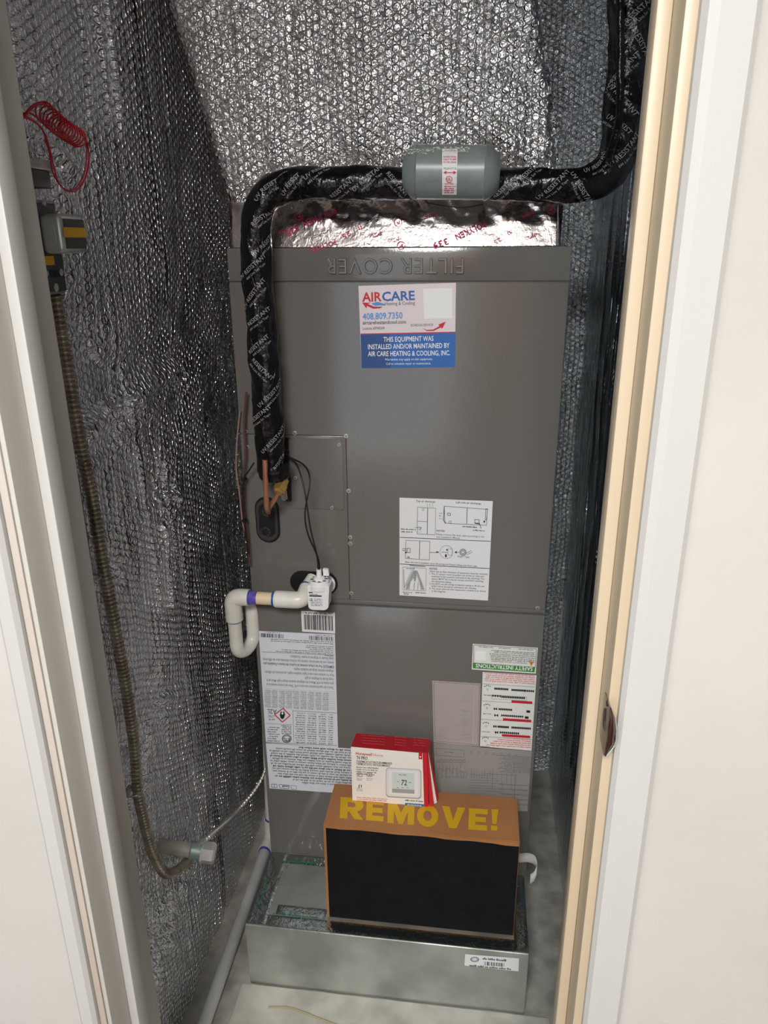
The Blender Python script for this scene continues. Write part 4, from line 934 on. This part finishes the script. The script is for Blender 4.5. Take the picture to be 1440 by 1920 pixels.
rwire(((26, 232), (45, 215), (62, 197), (80, 192), (92, 202))); rwire(((26, 240), (42, 224), (60, 203), (76, 195), (88, 199)), REDW, xr_+.003)
rwire(((27, 228), (40, 214), (55, 212), (70, 220)), MATS['print_dark_red'])
rwire(((148, 246), (158, 258), (163, 290), (156, 330), (140, 354), (124, 357), (108, 338), (98, 300), (86, 255), (66, 228), (44, 216)), PINKW)
rwire(((150, 250), (162, 264), (167, 300), (158, 338), (140, 358), (118, 352), (100, 325), (93, 290), (80, 244), (60, 226), (42, 219)), REDW, xr_+.004)

# added grey panel stands in for the dark stud gap beside the jamb
gp = box('stud_gap_panel', (XL-.006, WX(140, 900, XL+.02)[1]-.03, WX(160, 1060, XL+.02)[2]), (XL+.018, WX(152, 900, XL+.02)[1], WX(146, 893, XL+.02)[2]), mat('dark_gap_grey', (72, 72, 72), .5), None, .002)
tag(gp, 'dark stud gap on the left wall, shown as a flat grey panel, half hidden behind the door jamb', 'gap')

# ================================================================ cardboard box
cbx = empty('cardboard_box', (.07, -.1, PZ), 'brown cardboard box with black front face and yellow word REMOVE, standing on the platform', 'box')
BY, BZ, BX0, BX1 = -.174, .4415, -.135, .2755
BD = .132
bm = bmesh.new(); bmesh.ops.create_cube(bm, size=1)
for v in bm.verts: v.co = ((BX0 if v.co.x < 0 else BX1), (BY if v.co.y < 0 else BY+BD), (PZ+.0045 if v.co.z < 0 else BZ))
bmesh.ops.bevel(bm, geom=bm.edges[:], offset=.002, segments=2, affect='EDGES')
bmobj('carton', bm, CARD, cbx, True)
n = 24; zt2 = [BZ-.006-.0012*math.sin(k*.9)-.001*random.Random(k).random() for k in range(n+1)]
pts = [(BX0+.006, BY, PZ+.008)]+[(BX0+.006+(BX1-.001-BX0-.006)*k/n, BY, zt2[k]-.004*(k/n)**2) for k in range(n+1)]+[(BX1-.001, BY, PZ+.008)]
o = prism('black_panel', pts, (0, -.0012, 0), BLACKC, cbx); o['label'] = 'matt black front face'
LET = {'R': [[(0, 0), (0, 1), (.62, 1), (.95, .86), (1, .66), (.9, .46), (.72, .38), (1, 0), (.62, 0), (.4, .34), (.32, .34), (.32, 0)]], 'E': [[(0, 0), (0, 1), (1, 1), (1, .76), (.36, .76), (.36, .62), (.92, .62), (.92, .39), (.36, .39), (.36, .25), (1, .25), (1, 0)]],
       'M': [[(0, 0), (0, 1), (.32, 1), (.5, .52), (.68, 1), (1, 1), (1, 0), (.76, 0), (.76, .6), (.58, 0), (.42, 0), (.24, .6), (.24, 0)]], 'V': [[(0, 1), (.32, 1), (.5, .36), (.68, 1), (1, 1), (.66, 0), (.34, 0)]], '!': [[(0, 1), (1, 1), (.8, .32), (.2, .32)], [(.05, 0), (.05, .24), (.95, .24), (.95, 0)]]}
for ch, x0, x1, yb in (('R', 637, 681, 1534), ('E', 686, 719, 1538), ('M', 726, 776, 1543), ('O', 781, 821, 1548), ('V', 827, 871, 1551), ('E', 878, 913, 1555), ('!', 920, 933, 1557)):
    pr = Print(lambda px, py: P(px, py, 'z', BZ+.0006)); sc = lambda p: (x0+(x1-x0)*p[0]+p[1]*1.5, yb+(x1-x0)*p[0]*.08-40*p[1])
    if ch == 'O':
        n_ = 24; ov = lambda a, b, k: sc((.5+a*math.cos(2*PI*k/n_), .5+b*math.sin(2*PI*k/n_)))
        pr.add([ov(.5, .52, k) for k in range(n_)]+[ov(.2, .24, k) for k in range(n_)], [(k, (k+1) % n_, n_+(k+1) % n_, n_+k) for k in range(n_)], YEL)
    else:
        for pg in LET[ch]: pr.poly([sc(p) for p in pg], YEL)
        if ch == 'R': pr.poly([sc(p) for p in ((.32, .56), (.32, .78), (.6, .78), (.66, .67), (.6, .56))], CARD)
    pr.build('painted_letter', cbx)
tape_z = .0
# ================================================================ thermostat carton on top
tb = empty('thermostat_box', (-.005, -.07, BZ), 'small white and red thermostat carton standing on the cardboard box', 'box')
ty = -.094
q = [P(661, 1507, 'y', ty), P(803, 1518, 'y', ty), P(801, 1411, 'y', ty), P(658, 1402, 'y', ty)]
base_z = BZ+.001
A2, B2 = np.array([q[0][0], ty, base_z]), np.array([q[1][0], ty, base_z]); zt3 = (q[2][2]+q[3][2])/2; C2, D2 = np.array([q[2][0], ty, zt3-.0015]), np.array([q[3][0], ty, zt3+.0015])
TD = .048
bm = bmesh.new(); fr_ = [bm.verts.new(tuple(p)) for p in (A2, B2, C2, D2)]; sh = np.array([.004, TD, 0])
bk_ = [bm.verts.new(tuple(p+sh)) for p in (A2, B2, C2, D2)]
for idx in ((0, 1, 2, 3),): bm.faces.new([fr_[i] for i in idx])
bm.faces.new(bk_[::-1]); fs_ = []
for i in range(4): fs_.append(bm.faces.new((fr_[i], bk_[i], bk_[(i+1) % 4], fr_[(i+1) % 4])))
fs_[2].material_index = 1; fs_[1].material_index = 1
bmobj('carton', bm, [C('carton_white', (238, 232, 224)), REDDK], tb)
pr = Print(U(-ty+.0004)); H_ = RED
pr.poly([(800.5, 1412.5), (816, 1413.5), (820, 1517), (803, 1517.5)][:0] or [(801-9, 1411), (801, 1411.5), (803.5, 1517), (795.5, 1516.5)], RED)
pr.poly([(785, 1410), (791.5, 1410.5), (791.5, 1424), (785, 1423.5)], RED).poly([(786.5, 1418), (790, 1418), (787.5, 1421.5)], WHT)
pr.text('Honeywell', (667, 1415), (697, 1417.5), 5.4, RED, .02).text('Home', (699, 1417.7), (718, 1419), 5, PINKI, 0)
pr.text('T6 PRO', (668, 1423), (689, 1424.5), 5.6, INK, .02).text('THERMOSTAT PROGRAMMABLE', (668, 1429.5), (735, 1433.5), 4, INK, .01).text('TERMOSTATO PROGRAMABLE', (668, 1434), (731, 1438), 4, INK, .01)
for k in range(4): pr.greek((668, 1439.5+k*4), (712-k*3, 1442+k*4), 2.5, INKG, 500+k)
for x in (670, 688): pr.frame(((x, 1449.5), (x+9, 1450), (x+9, 1456), (x, 1455.5)), 1, INKG).greek((x-1, 1460), (x+11, 1460.7), 1.8, INKL, x).greek((x-1, 1463), (x+9, 1463.6), 1.8, INKL, x+1)
pr.frame(((672, 1452), (673.5, 1452), (673.5, 1453.5), (672, 1453.5)), .8, INK).line((675, 1452), (678, 1452), .8, INKG).line((690, 1454), (695, 1454.3), 1, INKG)
pr.text('J1', (671, 1476), (678, 1476.4), 5, INK, .02).greek((669, 1480), (680, 1480.6), 1.8, INKL, 3).greek((669, 1483), (680, 1483.6), 1.8, INKL, 4)
for k in range(4): pr.greek((669, 1495.5+k*3.2), ((727, 727, 722, 716)[k], 1499.5+k*3.2), 1.9, PINKI, 510+k)
def rq(x0, y0, x1, y1, r, sl=.06): 
    return [(x, y+(x-x0)*sl) for x, y in rrect(x0, y0, x1, y1, r)]
pr.poly(rq(723.5, 1439, 790, 1494.5, 6), MGREY).poly(rq(724.5, 1440, 788.5, 1492.5, 6), LGREY)
pr.poly(rq(729, 1444, 784, 1489, 3), C('pale_grey_panel', (232, 231, 228)))
pr.poly(rq(735, 1447.5, 777, 1486, 1), LCD).poly([(735, 1478.5), (777, 1481), (777, 1488.5), (735, 1486)], MGREY)
pr.text('72', (752, 1472), (763, 1472.7), 10, INK, .01).greek((748, 1453), (763, 1454), 2, INKG, 7).greek((745, 1466.5), (750, 1466.8), 2, INKG, 8).greek((766, 1468), (771, 1468), 2, INKG, 9)
for x in (744, 753, 762): pr.greek((x, 1477.5), (x+5, 1477.8), 1.8, INKG, x)
pr.poly([(759.5, 1505.5), (795, 1508), (795, 1518), (759.5, 1515.4)], BLUE).text('PROFESSIONAL', (764, 1510.5), (791, 1512.6), 3, WHT, .01).greek((759.5, 1501.5), (794, 1504), 2.6, INK, 12)
pr.build('print', tb)
prt = Print(lambda px, py: P(px, py, 'z', zt3+.0026))
for k in range(4): prt.greek((676+k, 1379+k*5), (722, 1382+k*5), 2, C('rose', (206, 80, 90)), 520+k)
for k in range(4): prt.greek((740, 1382+k*5), (762, 1384+k*5), 2, MATS['print_rose'], 530+k); prt.greek((775, 1384+k*4.5), (801, 1386+k*4.5), 2, MATS['print_rose'], 540+k)
prt.build('print', tb)
# loose flap and leaflet showing at the carton's right end
xe, xt = B2[0], C2[0]
prism('side_flap', [(xt+.0005, ty+.004, zt3-.002), (xe+.0125, ty+.002, base_z+.001), (xe+.002, ty+.001, base_z)], (0, .0012, 0), RED, tb)
prism('leaflet', [(xt+.0008, ty+.014, zt3-.004), (xe+.018, ty+.012, base_z+.002), (xe+.011, ty+.009, base_z)], (0, .001, 0), WHT, tb)
prism('side_flap', [(xt+.001, ty+.030, zt3-.004), (xe+.021, ty+.022, base_z+.002), (xe+.014, ty+.015, base_z)], (0, .0012, 0), RED, tb)

# ================================================================ plastic strap at the right of the box
sp_ = [P(972, 1609, 'y', -.03), P(990, 1608, 'y', -.035), P(1003, 1614, 'y', -.045), P(1006, 1630, 'y', -.06), P(1001, 1643, 'y', -.07), P(994, 1648, 'y', -.075)]
pp = spline(sp_, 28); V = []
for p in pp: V += [p+np.array([0, .006, .0075]), p-np.array([0, .006, .0075])]
o = mesh('plastic_strap', V, [(2*k, 2*k+1, 2*k+3, 2*k+2) for k in range(len(pp)-1)], mat('translucent_strap', (206, 206, 200), .35), cbx, smooth=True)
md = o.modifiers.new('thick', 'SOLIDIFY'); md.thickness = .0012
o['label'] = 'curled white plastic strap'
wr = tube('cable_scrap', spline([P(x, y, 'z', .0062) for x, y in ((503, 1888), (540, 1889), (570, 1898), (600, 1910), (640, 1925))], 40), .0018, mat('dirty_yellow_wire', (170, 160, 116), .6), None, 8)
tag(wr, 'thin dirty yellow wire scrap on the floor in front of the platform', 'wire')

# ================================================================ strike plate
sk = empty('strike_plate', (JR, -.77, .95), 'tarnished nickel door strike plate on the right jamb', 'strike plate')
SPM = mat('tarnished_nickel', (168, 156, 144), .3, .85, (30, (140, 124, 112)))
XJ = JR-.0002
prism('plate', [P(x, y, 'x', XJ) for x, y in ((1136.5, 1298), (1145, 1324), (1143.5, 1352), (1140, 1390), (1134.5, 1417), (1128, 1385), (1126.5, 1372), (1129.5, 1350), (1133, 1325))], (-.0014, 0, 0), SPM, sk)
prism('latch_hole', [P(x, y, 'x', XJ-.0016) for x, y in ((1132.8, 1328), (1136, 1328), (1134.5, 1352), (1135, 1374), (1130.5, 1362), (1131, 1340))], (-.0003, 0, 0), BLACKP, sk)
prism('screw_hole', [P(x, y, 'x', XJ-.0016) for x, y in ((1137, 1314), (1139.5, 1312), (1140, 1322), (1138, 1325), (1136.5, 1321))], (-.0003, 0, 0), BLACKP, sk)
inner = [(1145, 1324), (1144, 1345), (1142, 1368), (1139, 1392), (1134.5, 1415)]; outer = [(1146.5, 1327), (1153.5, 1348), (1156, 1372), (1153, 1396), (1137, 1418)]
V = []
for (a, b), (c, d) in zip(inner, outer):
    p, q_ = P(a, b, 'x', XJ-.0014), P(c, d, 'y', -.8075); V += [p, (p+q_)/2+np.array([-.0005, -.002, 0]), q_]
o = mesh('curved_lip', V, [(3*k+j, 3*k+j+1, 3*k+j+4, 3*k+j+3) for k in range(4) for j in (0, 1)], mat('dark_tarnish', (112, 82, 72), .25, .9), sk, smooth=True)
md = o.modifiers.new('thick', 'SOLIDIFY'); md.thickness = .0014; md.offset = 1
tube('bright_edge', spline([V[3*k+2] for k in range(5)], 24), .0007, STEELB, sk, 6)
